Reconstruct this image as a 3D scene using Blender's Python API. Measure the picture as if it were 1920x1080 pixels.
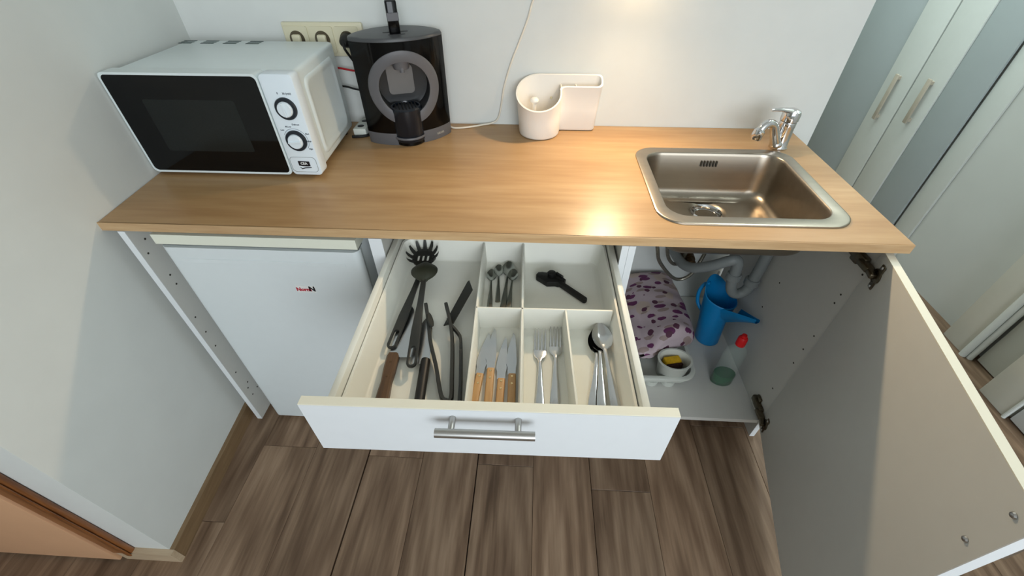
import bpy, bmesh, math, random
from math import sin, cos, pi, radians
from mathutils import Matrix, Vector
random.seed(7)
for o in list(bpy.data.objects): bpy.data.objects.remove(o)
scene = bpy.context.scene
COL = scene.collection

# ------------------------------------------------------------------ camera, world, light, exposure
cam_d = bpy.data.cameras.new('camera'); cam = bpy.data.objects.new('camera', cam_d); COL.objects.link(cam)
cam.location = (0.96787, -1.34136, 1.31653)
cam.rotation_euler = (radians(47.89564), radians(0.20401), radians(3.09063))
cam_d.sensor_fit = 'HORIZONTAL'; cam_d.sensor_width = 36.0
cam_d.lens = 798.48 / 1920 * 36.0
cam_d.clip_start = 0.02
scene.camera = cam
scene.view_settings.view_transform = 'Standard'
scene.view_settings.look = 'None'
scene.view_settings.gamma = 1.0
scene.view_settings.use_curve_mapping = False
scene.view_settings.exposure = -0.18
world = bpy.data.worlds.new('sky'); scene.world = world; world.use_nodes = True
wb = world.node_tree.nodes['Background']; wb.inputs[0].default_value = (0.80, 0.90, 1.0, 1); wb.inputs[1].default_value = 1.0
def area(name, loc, rot, sx, sy, power, col):
    l = bpy.data.lights.new(name, 'AREA'); l.shape = 'RECTANGLE'; l.size = sx; l.size_y = sy; l.energy = power; l.color = col
    o = bpy.data.objects.new(name, l); COL.objects.link(o); o.location = loc; o.rotation_euler = rot; return o
# daylight through the window behind the camera
area('window_daylight', (1.75, -3.62, 1.62), (radians(90), 0, 0), 1.8, 1.4, 72, (0.88, 0.945, 1.0))
# added fill light under the passage ceiling, brightens the wardrobe doors
area('passage_fill', (2.27, 0.7, 2.46), (0, 0, 0), 0.5, 1.2, 34, (0.90, 1.0, 0.98))
# the small lamp on the wall above the counter
LAMP = Vector((1.215, -0.085, 1.206))
ld = bpy.data.lights.new('wall_lamp_light', 'SPOT'); ld.energy = 22; ld.spot_size = radians(178); ld.spot_blend = 1.0; ld.color = (1.0, 0.74, 0.46); ld.shadow_soft_size = 0.018
lo = bpy.data.objects.new('wall_lamp_light', ld); COL.objects.link(lo); lo.location = LAMP
lo.rotation_euler = Vector((-0.02, -0.83, -0.56)).to_track_quat('-Z', 'Y').to_euler()

# ------------------------------------------------------------------ materials
def lin(c):
    c = c / 255.0
    return c / 12.92 if c <= 0.04045 else ((c + 0.055) / 1.055) ** 2.4
def rgb(r, g, b): return (lin(r), lin(g), lin(b), 1)
def mat(name, col, rough=0.5, metal=0.0, var=0.04, scale=30, bump=0.0, coat=0.0, trans=0.0, stretch=(1, 1, 1), emit=None, ior=1.45, spec=0.5):
    m = bpy.data.materials.new(name); m.use_nodes = True
    nt = m.node_tree; b = nt.nodes['Principled BSDF']
    b.inputs['Roughness'].default_value = rough; b.inputs['Metallic'].default_value = metal
    b.inputs['Coat Weight'].default_value = coat; b.inputs['Transmission Weight'].default_value = trans
    b.inputs['IOR'].default_value = ior; b.inputs['Specular IOR Level'].default_value = spec
    c = rgb(*col)
    tc = nt.nodes.new('ShaderNodeTexCoord'); mp = nt.nodes.new('ShaderNodeMapping'); mp.inputs['Scale'].default_value = stretch
    nz = nt.nodes.new('ShaderNodeTexNoise'); nz.inputs['Scale'].default_value = scale; nz.inputs['Detail'].default_value = 4
    nt.links.new(tc.outputs['Object'], mp.inputs[0]); nt.links.new(mp.outputs[0], nz.inputs['Vector'])
    rp = nt.nodes.new('ShaderNodeValToRGB')
    rp.color_ramp.elements[0].position = 0.3; rp.color_ramp.elements[1].position = 0.7
    rp.color_ramp.elements[0].color = tuple(x * (1 - var) for x in c[:3]) + (1,)
    rp.color_ramp.elements[1].color = tuple(min(1, x * (1 + var)) for x in c[:3]) + (1,)
    nt.links.new(nz.outputs['Fac'], rp.inputs['Fac']); nt.links.new(rp.outputs['Color'], b.inputs['Base Color'])
    if bump:
        bp = nt.nodes.new('ShaderNodeBump'); bp.inputs['Strength'].default_value = bump; bp.inputs['Distance'].default_value = 0.002
        nt.links.new(nz.outputs['Fac'], bp.inputs['Height']); nt.links.new(bp.outputs['Normal'], b.inputs['Normal'])
    if emit:
        b.inputs['Emission Color'].default_value = rgb(*emit[0]); b.inputs['Emission Strength'].default_value = emit[1]
    return m
def wood(name, base, dark, light, rough=0.4, axis='X', grain=18.0, rnd=False, knots=0.0, coat=0.0, spec=0.5):
    m = bpy.data.materials.new(name); m.use_nodes = True
    nt = m.node_tree; N = nt.nodes; Lk = nt.links; b = N['Principled BSDF']
    b.inputs['Roughness'].default_value = rough; b.inputs['Coat Weight'].default_value = coat; b.inputs['Specular IOR Level'].default_value = spec
    tc = N.new('ShaderNodeTexCoord'); mp = N.new('ShaderNodeMapping')
    st = {'X': (0.10, 1, 1), 'Y': (1, 0.07, 1), 'Z': (1, 1, 0.1)}[axis]; mp.inputs['Scale'].default_value = st
    vec = tc.outputs['Object']
    if rnd:
        oi = N.new('ShaderNodeObjectInfo'); mul = N.new('ShaderNodeMath'); mul.operation = 'MULTIPLY'; mul.inputs[1].default_value = 37.0
        Lk.new(oi.outputs['Random'], mul.inputs[0])
        cx = N.new('ShaderNodeCombineXYZ')
        for i in range(3): Lk.new(mul.outputs[0], cx.inputs[i])
        ad = N.new('ShaderNodeVectorMath'); Lk.new(vec, ad.inputs[0]); Lk.new(cx.outputs[0], ad.inputs[1]); vec = ad.outputs[0]
    Lk.new(vec, mp.inputs[0])
    n1 = N.new('ShaderNodeTexNoise'); n1.inputs['Scale'].default_value = grain; n1.inputs['Detail'].default_value = 6; n1.inputs['Roughness'].default_value = 0.6; n1.inputs['Distortion'].default_value = 0.6
    n2 = N.new('ShaderNodeTexNoise'); n2.inputs['Scale'].default_value = grain * 7; n2.inputs['Detail'].default_value = 3
    n3 = N.new('ShaderNodeTexNoise'); n3.inputs['Scale'].default_value = grain * 0.28; n3.inputs['Detail'].default_value = 2
    for n in (n1, n2, n3): Lk.new(mp.outputs[0], n.inputs['Vector'])
    mx = N.new('ShaderNodeMath'); mx.operation = 'MULTIPLY_ADD'; mx.inputs[1].default_value = 0.35; Lk.new(n2.outputs['Fac'], mx.inputs[0])
    m2 = N.new('ShaderNodeMath'); m2.operation = 'MULTIPLY'; m2.inputs[1].default_value = 0.65; Lk.new(n1.outputs['Fac'], m2.inputs[0]); Lk.new(m2.outputs[0], mx.inputs[2])
    rp = N.new('ShaderNodeValToRGB'); e = rp.color_ramp.elements
    e[0].position = 0.36; e[0].color = rgb(*dark); e[1].position = 0.66; e[1].color = rgb(*light); k = e.new(0.5); k.color = rgb(*base)
    Lk.new(mx.outputs[0], rp.inputs['Fac'])
    hs = N.new('ShaderNodeHueSaturation'); Lk.new(rp.outputs['Color'], hs.inputs['Color'])
    mr = N.new('ShaderNodeMapRange'); mr.inputs['From Min'].default_value = 0.3; mr.inputs['From Max'].default_value = 0.7
    mr.inputs['To Min'].default_value = 0.86; mr.inputs['To Max'].default_value = 1.12
    Lk.new(n3.outputs['Fac'], mr.inputs['Value'])
    val = mr.outputs[0]
    if rnd:
        m4 = N.new('ShaderNodeMapRange'); m4.inputs['To Min'].default_value = 0.84; m4.inputs['To Max'].default_value = 1.14; Lk.new(oi.outputs['Random'], m4.inputs['Value'])
        m5 = N.new('ShaderNodeMath'); m5.operation = 'MULTIPLY'; Lk.new(val, m5.inputs[0]); Lk.new(m4.outputs[0], m5.inputs[1]); val = m5.outputs[0]
    Lk.new(val, hs.inputs['Value']); out = hs.outputs['Color']
    if knots:   # cathedral grain: distorted rings along the board
        mp2 = N.new('ShaderNodeMapping'); mp2.inputs['Scale'].default_value = {'X': (0.16, 1, 1), 'Y': (1, 0.13, 1), 'Z': (1, 1, .16)}[axis]; 
        if rnd:
            of = N.new('ShaderNodeCombineXYZ'); a1 = N.new('ShaderNodeMath'); a1.operation = 'MULTIPLY_ADD'; a1.inputs[1].default_value = 0.10; a1.inputs[2].default_value = -0.05; Lk.new(oi.outputs['Random'], a1.inputs[0])
            a2 = N.new('ShaderNodeMath'); a2.operation = 'MULTIPLY'; a2.inputs[1].default_value = 1.3; Lk.new(oi.outputs['Random'], a2.inputs[0]); a3 = N.new('ShaderNodeMath'); a3.operation = 'SUBTRACT'; Lk.new(a2.outputs[0], a3.inputs[0]); a3.inputs[1].default_value = 0.6
            Lk.new(a1.outputs[0], of.inputs[0]); Lk.new(a3.outputs[0], of.inputs[1])
            av = N.new('ShaderNodeVectorMath'); Lk.new(tc.outputs['Object'], av.inputs[0]); Lk.new(of.outputs[0], av.inputs[1]); Lk.new(av.outputs[0], mp2.inputs[0])
        else: Lk.new(vec, mp2.inputs[0])
        wv = N.new('ShaderNodeTexWave'); wv.wave_type = 'RINGS'; wv.rings_direction = 'Z'; wv.inputs['Scale'].default_value = 8.0; wv.inputs['Distortion'].default_value = 1.8; wv.inputs['Detail'].default_value = 3; wv.inputs['Detail Scale'].default_value = 1.6
        Lk.new(mp2.outputs[0], wv.inputs['Vector'])
        mm = N.new('ShaderNodeMixRGB'); mm.blend_type = 'MULTIPLY'; mm.inputs['Fac'].default_value = knots
        r2 = N.new('ShaderNodeValToRGB'); r2.color_ramp.elements[0].color = (0.62, 0.55, 0.5, 1); r2.color_ramp.elements[1].color = (1.12, 1.1, 1.08, 1)
        Lk.new(wv.outputs['Fac'], r2.inputs['Fac']); Lk.new(out, mm.inputs[1]); Lk.new(r2.outputs['Color'], mm.inputs[2]); out = mm.outputs['Color']
    Lk.new(out, b.inputs['Base Color'])
    bp = N.new('ShaderNodeBump'); bp.inputs['Strength'].default_value = 0.12; bp.inputs['Distance'].default_value = 0.001
    Lk.new(n2.outputs['Fac'], bp.inputs['Height']); Lk.new(bp.outputs['Normal'], b.inputs['Normal'])
    return m
def print_fabric(name):
    m = bpy.data.materials.new(name); m.use_nodes = True
    nt = m.node_tree; N = nt.nodes; Lk = nt.links; b = N['Principled BSDF']; b.inputs['Roughness'].default_value = 0.75
    tc = N.new('ShaderNodeTexCoord'); col = None
    def layer(scale, rot, st, thr, c, prev, off):
        mp = N.new('ShaderNodeMapping'); mp.inputs['Scale'].default_value = st; mp.inputs['Rotation'].default_value = (0, 0, rot); mp.inputs['Location'].default_value = off
        Lk.new(tc.outputs['Object'], mp.inputs[0])
        v = N.new('ShaderNodeTexVoronoi'); v.voronoi_dimensions = '3D'; v.inputs['Scale'].default_value = scale; v.inputs['Randomness'].default_value = 0.9; Lk.new(mp.outputs[0], v.inputs['Vector'])
        n = N.new('ShaderNodeTexNoise'); n.inputs['Scale'].default_value = 60; Lk.new(tc.outputs['Object'], n.inputs['Vector'])
        a = N.new('ShaderNodeMath'); a.operation = 'MULTIPLY_ADD'; a.inputs[1].default_value = 0.16; Lk.new(n.outputs['Fac'], a.inputs[0]); Lk.new(v.outputs['Distance'], a.inputs[2])
        l = N.new('ShaderNodeMath'); l.operation = 'LESS_THAN'; l.inputs[1].default_value = thr; Lk.new(a.outputs[0], l.inputs[0])
        mx = N.new('ShaderNodeMixRGB'); mx.inputs[2].default_value = rgb(*c); Lk.new(l.outputs[0], mx.inputs[0])
        if prev is None: mx.inputs[1].default_value = rgb(182, 166, 172)
        else: Lk.new(prev, mx.inputs[1])
        return mx.outputs[0]
    col = layer(12, 0.5, (1, 0.8, 0.6), 0.40, (186, 168, 158), col, (.3, .1, 0))
    col = layer(14, -0.7, (1, 2.6, 1), 0.38, (150, 132, 128), col, (.7, .2, 0))
    col = layer(16, 0.6, (1, 1.9, 1), 0.40, (96, 40, 84), col, (.1, .5, 0))
    col = layer(17, -0.3, (1.3, 1.3, 1), 0.33, (84, 44, 66), col, (.9, .4, 0))
    Lk.new(col, b.inputs['Base Color'])
    return m

M = {}
M['wall'] = mat('wall_paint', (214, 217, 213), 0.75, var=0.015, scale=14, bump=0.10)
M['wall_grey'] = mat('wall_paint_cool', (168, 178, 180), 0.7, var=0.02, scale=6, bump=0.06)
M['ceiling'] = mat('ceiling_paint', (225, 225, 222), 0.9)
M['white_lam'] = mat('white_laminate', (222, 226, 228), 0.35, var=0.01)
M['carcass'] = mat('grey_white_laminate', (210, 210, 204), 0.42, var=0.012)
M['edge'] = mat('cream_edge_band', (226, 222, 204), 0.4, var=0.01)
M['counter'] = wood('oak_laminate', (172, 138, 96), (160, 124, 83), (184, 151, 110), 0.36, 'X', 9, spec=0.45)
M['counter_edge'] = wood('oak_edge_strip', (194, 160, 118), (182, 146, 104), (206, 174, 132), 0.45, 'X', 20)
M['plank'] = wood('floor_oak', (128, 106, 86), (98, 79, 62), (154, 132, 110), 0.5, 'Y', 13, rnd=True, knots=0.6, spec=0.3)
M['base_gap'] = mat('subfloor_dark', (46, 36, 28), 0.9)
M['skirt'] = wood('oak_skirting', (122, 98, 70), (108, 86, 60), (134, 110, 80), 0.5, 'Y', 20)
M['skirt_light'] = wood('pale_skirting', (186, 164, 136), (172, 150, 122), (198, 178, 150), 0.5, 'X', 20)
M['door_orange'] = mat('peach_laminate', (214, 168, 130), 0.5, var=0.03, scale=9)
M['frame_brown'] = wood('stained_frame', (120, 72, 34), (92, 52, 22), (146, 92, 48), 0.35, 'Z', 20)
M['trim'] = mat('trim_white', (214, 220, 216), 0.4, var=0.01)
M['trim_cream'] = mat('trim_cream', (214, 216, 206), 0.5, var=0.01)
M['door_grey'] = mat('door_paint', (208, 212, 204), 0.5, var=0.01)
M['steel'] = mat('brushed_steel', (160, 151, 138), 0.33, 1.0, var=0.05, scale=60, stretch=(0.06, 1, 1))
M['chrome'] = mat('chrome', (215, 215, 215), 0.06, 1.0, var=0.01)
M['cutlery'] = mat('cutlery_steel', (196, 196, 196), 0.16, 1.0, var=0.03)
M['blade'] = mat('blade_steel', (186, 188, 190), 0.24, 1.0, var=0.04, stretch=(1, 0.1, 1))
M['teaspoon'] = mat('teaspoon_steel', (150, 154, 150), 0.2, 1.0, var=0.03)
M['handle_steel'] = mat('handle_steel', (180, 178, 174), 0.34, 1.0, var=0.02)
M['handle_matt'] = mat('matt_handle', (176, 168, 152), 0.5, 0.0)
M['wall_right'] = mat('wall_paint_right', (198, 202, 198), 0.7, var=0.02, scale=6, bump=0.06)
M['hinge'] = mat('hinge_metal', (112, 104, 88), 0.35, 1.0, var=0.2, scale=80)
M['hole'] = mat('drilled_hole', (58, 56, 50), 0.9)
M['mw_white'] = mat('appliance_white', (214, 224, 224), 0.3, var=0.008)
M['mw_panel'] = mat('panel_white', (220, 230, 236), 0.35, var=0.006)
M['black_glass'] = mat('black_glass', (6, 7, 8), 0.06, var=0.05, spec=0.35)
M['mw_window'] = mat('dark_mesh_window', (26, 29, 28), 0.18, var=0.15, scale=300, spec=0.3)
M['dial_dark'] = mat('dial_dark', (30, 36, 44), 0.4, var=0.2, scale=120)
M['ink'] = mat('print_ink', (70, 76, 84), 0.6)
M['ink_black'] = mat('badge_black', (14, 16, 22), 0.4)
M['vent'] = mat('vent_dark', (60, 76, 74), 0.7)
M['fridge'] = mat('fridge_white', (214, 221, 222), 0.35, var=0.008)
M['fridge_top'] = mat('fridge_cream', (222, 224, 208), 0.4, var=0.008)
M['gasket'] = mat('gasket_grey', (112, 116, 112), 0.6)
M['sticker'] = mat('sticker_white', (226, 228, 226), 0.4)
M['red'] = mat('sticker_red', (178, 30, 52), 0.5)
M['coffee'] = mat('gloss_black', (5, 5, 6), 0.10, var=0.1, spec=0.3)
M['coffee_side'] = mat('satin_black', (20, 20, 21), 0.3, var=0.1)
M['coffee_grey'] = mat('plastic_grey', (92, 92, 95), 0.45, var=0.03)
M['coffee_top'] = mat('lid_grey', (70, 72, 74), 0.4, var=0.03)
M['coffee_in'] = mat('cavity_reflection_grey', (112, 108, 104), 0.5, var=0.05)
M['coffee_tray'] = mat('tray_navy', (18, 24, 32), 0.2, var=0.1)
M['silver'] = mat('silver_print', (190, 192, 190), 0.3, 0.6)
M['white_plastic'] = mat('white_plastic', (232, 228, 220), 0.38, var=0.008)
M['tray_white'] = mat('tray_plastic', (226, 226, 216), 0.42, var=0.008)
M['rack_white'] = mat('rack_plastic', (200, 204, 196), 0.45, var=0.01)
M['socket'] = mat('socket_cream', (214, 208, 180), 0.4, var=0.01)
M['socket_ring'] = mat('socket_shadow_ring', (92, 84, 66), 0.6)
M['black'] = mat('black_plastic', (12, 12, 12), 0.5, var=0.1)
M['nylon'] = mat('black_nylon', (44, 45, 42), 0.42, var=0.08)
M['nylon_olive'] = mat('olive_black_nylon', (48, 50, 38), 0.42, var=0.08)
M['cord_white'] = mat('white_cord', (226, 218, 202), 0.5)
M['cord_red'] = mat('red_cord', (170, 24, 34), 0.5)
M['knife_wood'] = wood('walnut_handle', (84, 58, 32), (62, 42, 22), (104, 74, 44), 0.45, 'Y', 30)
M['steak_wood'] = wood('beech_handle', (190, 150, 100), (172, 130, 82), (206, 168, 118), 0.42, 'Y', 30)
M['brass'] = mat('brass_rivet', (226, 200, 150), 0.2, 1.0)
M['can_blue'] = mat('watering_can_blue', (14, 138, 204), 0.38, var=0.03)
M['bottle'] = mat('clear_bottle', (206, 226, 216), 0.10, var=0.01)
M['bottle'].node_tree.nodes['Principled BSDF'].inputs['Alpha'].default_value = 0.13
M['soap'] = mat('green_soap', (4, 84, 46), 0.2, var=0.02)
M['cap_red'] = mat('red_cap', (214, 20, 28), 0.4)
M['pipe'] = mat('grey_pipe', (132, 138, 138), 0.45, var=0.03)
M['hose'] = mat('braided_hose', (128, 124, 112), 0.35, 0.7, var=0.4, scale=400)
M['brown'] = mat('brown_fitting', (84, 62, 34), 0.6, var=0.2)
M['sponge'] = mat('sponge_yellow', (222, 176, 30), 0.9, var=0.15, scale=160, bump=0.5)
M['sponge_scour'] = mat('scourer_dark', (64, 40, 34), 0.95, var=0.3, scale=200, bump=0.4)
M['bag'] = print_fabric('printed_bag')
M['bulb'] = mat('bulb_glow', (255, 226, 180), 0.4, emit=((255, 200, 130), 6.0))

# ------------------------------------------------------------------ mesh builder
class B:
    def __init__(s, xf=None): s.bm = bmesh.new(); s.xf = xf
    def face(s, vs):
        try: return s.bm.faces.new(vs)
        except ValueError: return None
    def v(s, p): return s.bm.verts.new(p)
    def box(s, x0, x1, y0, y1, z0, z1, bev=0.0, seg=2, xf=None, sel=None):
        t = bmesh.new()
        vs = [t.verts.new((x, y, z)) for x in (x0, x1) for y in (y0, y1) for z in (z0, z1)]
        for f in ((0, 1, 3, 2), (4, 6, 7, 5), (0, 4, 5, 1), (2, 3, 7, 6), (0, 2, 6, 4), (1, 5, 7, 3)): t.faces.new([vs[i] for i in f])
        if bev:
            es = [e for e in t.edges if sel is None or sel(e)]
            bmesh.ops.bevel(t, geom=es, offset=bev, segments=seg, affect='EDGES', profile=0.5)
        s.merge(t, xf); return s
    def merge(s, t, xf=None):
        if xf is not None: bmesh.ops.transform(t, matrix=xf, verts=t.verts)
        me = bpy.data.meshes.new('t'); t.to_mesh(me); t.free(); s.bm.from_mesh(me); bpy.data.meshes.remove(me)
    def rows(s, rows, cap0=True, cap1=True, closed=True):
        R = [[s.v(p) for p in r] for r in rows]; n = len(R[0])
        for a, b in zip(R, R[1:]):
            for i in range(n if closed else n - 1):
                j = (i + 1) % n; s.face((a[i], a[j], b[j], b[i]))
        if closed and cap0: s.face(list(reversed(R[0])))
        if closed and cap1: s.face(R[-1])
        return s
    def tube(s, pts, r, n=10, closed=False, flat=None):
        pts = [Vector(p) for p in pts]; m = len(pts)
        rad = r if isinstance(r, (list, tuple)) else [r] * m
        rows = []; up = None
        for i, p in enumerate(pts):
            if closed: t = pts[(i + 1) % m] - pts[i - 1]
            else: t = pts[min(i + 1, m - 1)] - pts[max(i - 1, 0)]
            t.normalize()
            if up is None:
                up = Vector((0, 0, 1)) if abs(t.z) < 0.9 else Vector((1, 0, 0))
            up = (up - t * up.dot(t)).normalized(); sd = t.cross(up)
            fl = flat if flat else 1.0
            rows.append([p + (up * cos(2 * pi * k / n) * fl + sd * sin(2 * pi * k / n)) * rad[i] for k in range(n)])
        if closed: rows.append(rows[0])
        s.rows(rows, not closed, not closed)
        if closed: bmesh.ops.remove_doubles(s.bm, verts=s.bm.verts, dist=1e-6)
        return s
    def lathe(s, prof, n=24, c=(0, 0, 0), xf=None, cap=True):
        t = B()
        t.rows([[(c[0] + r * cos(2 * pi * k / n), c[1] + r * sin(2 * pi * k / n), c[2] + z) for k in range(n)] for r, z in prof], cap, cap)
        s.merge(t.bm, xf); return s
    def plate(s, outer, holes, z0, z1, xf=None, bev=0.0):
        t = bmesh.new(); es = []
        for loop in [outer] + list(holes):
            vs = [t.verts.new((p[0], p[1], z0)) for p in loop]
            for i in range(len(vs)): es.append(t.edges.new((vs[i], vs[(i + 1) % len(vs)])))
        if holes: bmesh.ops.triangle_fill(t, use_beauty=True, use_dissolve=False, edges=es)
        else: t.faces.new(list(t.verts))
        r = bmesh.ops.extrude_face_region(t, geom=list(t.faces))
        bmesh.ops.translate(t, vec=(0, 0, z1 - z0), verts=[g for g in r['geom'] if isinstance(g, bmesh.types.BMVert)])
        bmesh.ops.recalc_face_normals(t, faces=t.faces)
        if bev:
            ee = [e for e in t.edges if len(e.link_faces) == 2 and e.calc_face_angle(0) > 1.0 and abs(e.verts[0].co.z - e.verts[1].co.z) < 1e-6]
            bmesh.ops.bevel(t, geom=ee, offset=bev, segments=2, affect='EDGES', profile=0.5)
        s.merge(t, xf); return s
    def ball(s, c, r, sc=(1, 1, 1), n=16):
        bmesh.ops.create_uvsphere(s.bm, u_segments=n, v_segments=max(6, n // 2), radius=r, matrix=Matrix.Translation(c) @ Matrix.Diagonal((*sc, 1)))
        return s
    def build(s, name, m, parent=None, ang=35, recalc=True):
        if recalc: bmesh.ops.recalc_face_normals(s.bm, faces=s.bm.faces)
        if s.xf is not None: bmesh.ops.transform(s.bm, matrix=s.xf, verts=s.bm.verts)
        me = bpy.data.meshes.new(name); s.bm.to_mesh(me); s.bm.free()
        return link(name, me, m, parent, ang)
def link(name, me, m, parent=None, ang=35):
    for p in me.polygons: p.use_smooth = True
    me.set_sharp_from_angle(angle=radians(ang))
    o = bpy.data.objects.new(name, me); COL.objects.link(o)
    if m is not None: me.materials.clear(); me.materials.append(M[m] if isinstance(m, str) else m)
    if parent is not None: o.parent = parent
    return o
def tag(o, label=None, cat=None, group=None, kind=None):
    if label: o['label'] = label
    if cat: o['category'] = cat
    if group: o['group'] = group
    if kind: o['kind'] = kind
    return o
def thing(name, label, cat, mtx=None, group=None):
    o = bpy.data.objects.new(name, None); COL.objects.link(o); o.empty_display_size = 0.05
    if mtx is not None: o.matrix_world = mtx
    return tag(o, label, cat, group)
def at(x, y, z=0, rz=0): return Matrix.Translation((x, y, z)) @ Matrix.Rotation(rz, 4, 'Z')
def W(mtx): return mtx.inverted()          # world-space modelling under a placed thing
def copy_tree(o, mtx, label, parent=None):
    c = o.copy(); COL.objects.link(c)
    if parent is None: c.matrix_world = mtx; c['label'] = label
    else: c.parent = parent
    for ch in list(o.children): copy_tree(ch, None, None, c)
    return c
def smooth(pts, n=6):
    P = [Vector(p) for p in pts]; out = []
    for i in range(len(P) - 1):
        a, b_, c_, d_ = P[max(i - 1, 0)], P[i], P[i + 1], P[min(i + 2, len(P) - 1)]
        for k in range(n):
            t = k / n; out.append(.5 * ((2 * b_) + (-a + c_) * t + (2 * a - 5 * b_ + 4 * c_ - d_) * t * t + (-a + 3 * b_ - 3 * c_ + d_) * t ** 3))
    out.append(P[-1]); return out
def rrect(x0, x1, y0, y1, r, n=6):
    r = min(r, (x1 - x0) / 2 - 1e-5, (y1 - y0) / 2 - 1e-5); P = []
    for cx, cy, a in ((x1 - r, y1 - r, 0), (x0 + r, y1 - r, 90), (x0 + r, y0 + r, 180), (x1 - r, y0 + r, 270)):
        for k in range(n + 1):
            t = radians(a + 90 * k / n); P.append((cx + r * cos(t), cy + r * sin(t)))
    return P
def line_xf(p0, p1, roll=0.0):     # local +x from p0 to p1, local z as up as it can be
    p0 = Vector(p0); x = (Vector(p1) - p0).normalized(); z = Vector((0, 0, 1)); y = z.cross(x).normalized(); z = x.cross(y)
    m = Matrix((x, y, z)).transposed().to_4x4(); m.translation = p0
    return m @ Matrix.Rotation(roll, 4, 'X')
def text_mesh(body, size, bold=0.0, depth=0.0002):
    cu = bpy.data.curves.new('t', 'FONT'); cu.body = body; cu.size = size; cu.align_x = 'CENTER'; cu.align_y = 'CENTER'; cu.extrude = depth; cu.offset = bold
    cu.resolution_u = 2
    o = bpy.data.objects.new('t', cu); COL.objects.link(o)
    me = bpy.data.meshes.new_from_object(o.evaluated_get(bpy.context.evaluated_depsgraph_get()))
    bpy.data.objects.remove(o); bpy.data.curves.remove(cu); return me
def text_obj(name, body, size, m, parent, mtx, bold=0.0):
    me = text_mesh(body, size, bold); me.transform(mtx); me.materials.clear()
    return link(name, me, m, parent)
FRONT = Matrix.Rotation(pi / 2, 4, 'X')       # text facing -y
H = 0.799; T = 0.022                           # counter top height and thickness

# ------------------------------------------------------------------ setting
wx = lambda y: -0.035 - 0.0755 * y             # the left wall is a little out of square
b = B(); b.rows([[(wx(0), 0.0, z), (wx(-1.02), -1.02, z), (-1.7, -1.02, z), (-1.7, 0.0, z)] for z in (0, 2.5)])
wl = tag(b.build('wall_left', 'wall'), kind='structure')
tag(B().box(-1.7, 1.822, 0.0, 0.10, 0, 2.5).build('wall_back', 'wall'), kind='structure')
tag(B().box(2.727, 2.83, -3.7, 2.3, 0, 2.5).build('wall_right', 'wall_right'), kind='structure')
tag(B().box(1.7, 2.83, 2.3, 2.4, 0, 2.5).build('wall_hall', 'wall'), kind='structure')
tag(B().box(1.722, 1.822, 0.10, 2.3, 0, 2.5).build('wall_passage', 'wall'), kind='structure')
tag(B().box(-1.8, -1.7, -3.7, 0.1, 0, 2.5).build('wall_far_left', 'wall'), kind='structure')
b = B()
for q in ((-1.8, 0.1, 0, 2.5), (2.7, 2.83, 0, 2.5), (0.1, 2.7, 0, 0.6), (0.1, 2.7, 2.3, 2.5)): b.box(q[0], q[1], -3.8, -3.7, q[2], q[3])
tag(b.build('wall_rear', 'wall'), kind='structure')
w1 = tag(B().box(0.1, 0.16, -3.78, -3.72, 0.6, 2.3).box(2.64, 2.7, -3.78, -3.72, 0.6, 2.3).box(0.16, 2.64, -3.78, -3.72, 0.6, 0.66).box(0.16, 2.64, -3.78, -3.72, 2.24, 2.3).box(1.37, 1.43, -3.78, -3.72, 0.66, 2.24).build('window_1', 'trim'), kind='structure')
tag(B().box(-1.8, 2.83, -3.8, 2.4, 2.5, 2.6).build('ceiling', 'ceiling'), kind='structure')
fl = tag(B().box(-1.8, 2.83, -3.8, 2.4, -0.06, -0.012).build('floor', 'base_gap'), kind='structure')
PW = 0.1766; x0 = 0.467 - 12 * PW
wide = {12: 0.0022, 14: 0.0016, 16: 0.0008}
for i in range(26):
    xa = x0 + i * PW; xb = xa + PW
    if xa > 2.8 or xb < -1.75: continue
    ga = wide.get(i, 0.0004); gb = wide.get(i + 1, 0.0004)
    joint = {10: -0.695, 12: -0.712, 13: -1.35, 14: -0.722, 15: -1.22, 16: -0.782, 11: -1.18, 17: -1.42, 18: -0.55}.get(i, -0.3 - ((i * 0.47) % 1.2))
    y = joint - 1.2 * 3
    while y < 2.35:
        ya, yb = max(y, -3.72), min(y + 1.2, 2.3)
        if yb - ya > 0.02:
            xm, ym = (xa + xb) / 2, (ya + yb) / 2; hw = PW / 2
            o = B().box(-hw + ga, hw - gb, ya - ym + .0005, yb - ym - .0005, -0.011, 0.0, 0.0008, 1).build('plank', 'plank', fl)
            o.location = (xm, ym, 0)
        y += 1.2
# skirting along the left wall, round the end and the peach door
bl = B(); yb0 = -1.032
bl.rows([[(wx(-.02) , -.02, z), (wx(-1.02), -1.02, z), (wx(-1.02) + .013, -1.0195, z), (wx(-.02) + .013, -.02, z)] for z in (0, .056)])
tag(bl.build('baseboard_left', 'skirt'), kind='structure')
tag(B().box(-0.10, wx(-1.02) + .0132, -1.0335, -1.0201, 0, 0.0565).build('baseboard_end', 'skirt_light'), kind='structure')
d1 = tag(B().box(-0.96, -0.105, -1.040, -1.021, 0.012, 2.05, 0.002).build('door_1', 'door_orange'), kind='structure')
fr = B()
fr.box(-0.104, -0.050, -1.036, -1.0201, 0.052, 2.11, 0.006, 3); fr.box(-1.02, -0.962, -1.036, -1.0201, 0.0, 2.11, 0.006); fr.box(-0.962, -0.104, -1.036, -1.0201, 2.052, 2.11, 0.006)
fr.build('door_frame', 'frame_brown', d1)
B().box(-0.062, -0.049, -1.040, -1.0361, 0.052, 2.05, 0.002).build('frame_bead', 'frame_brown', d1)
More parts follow.
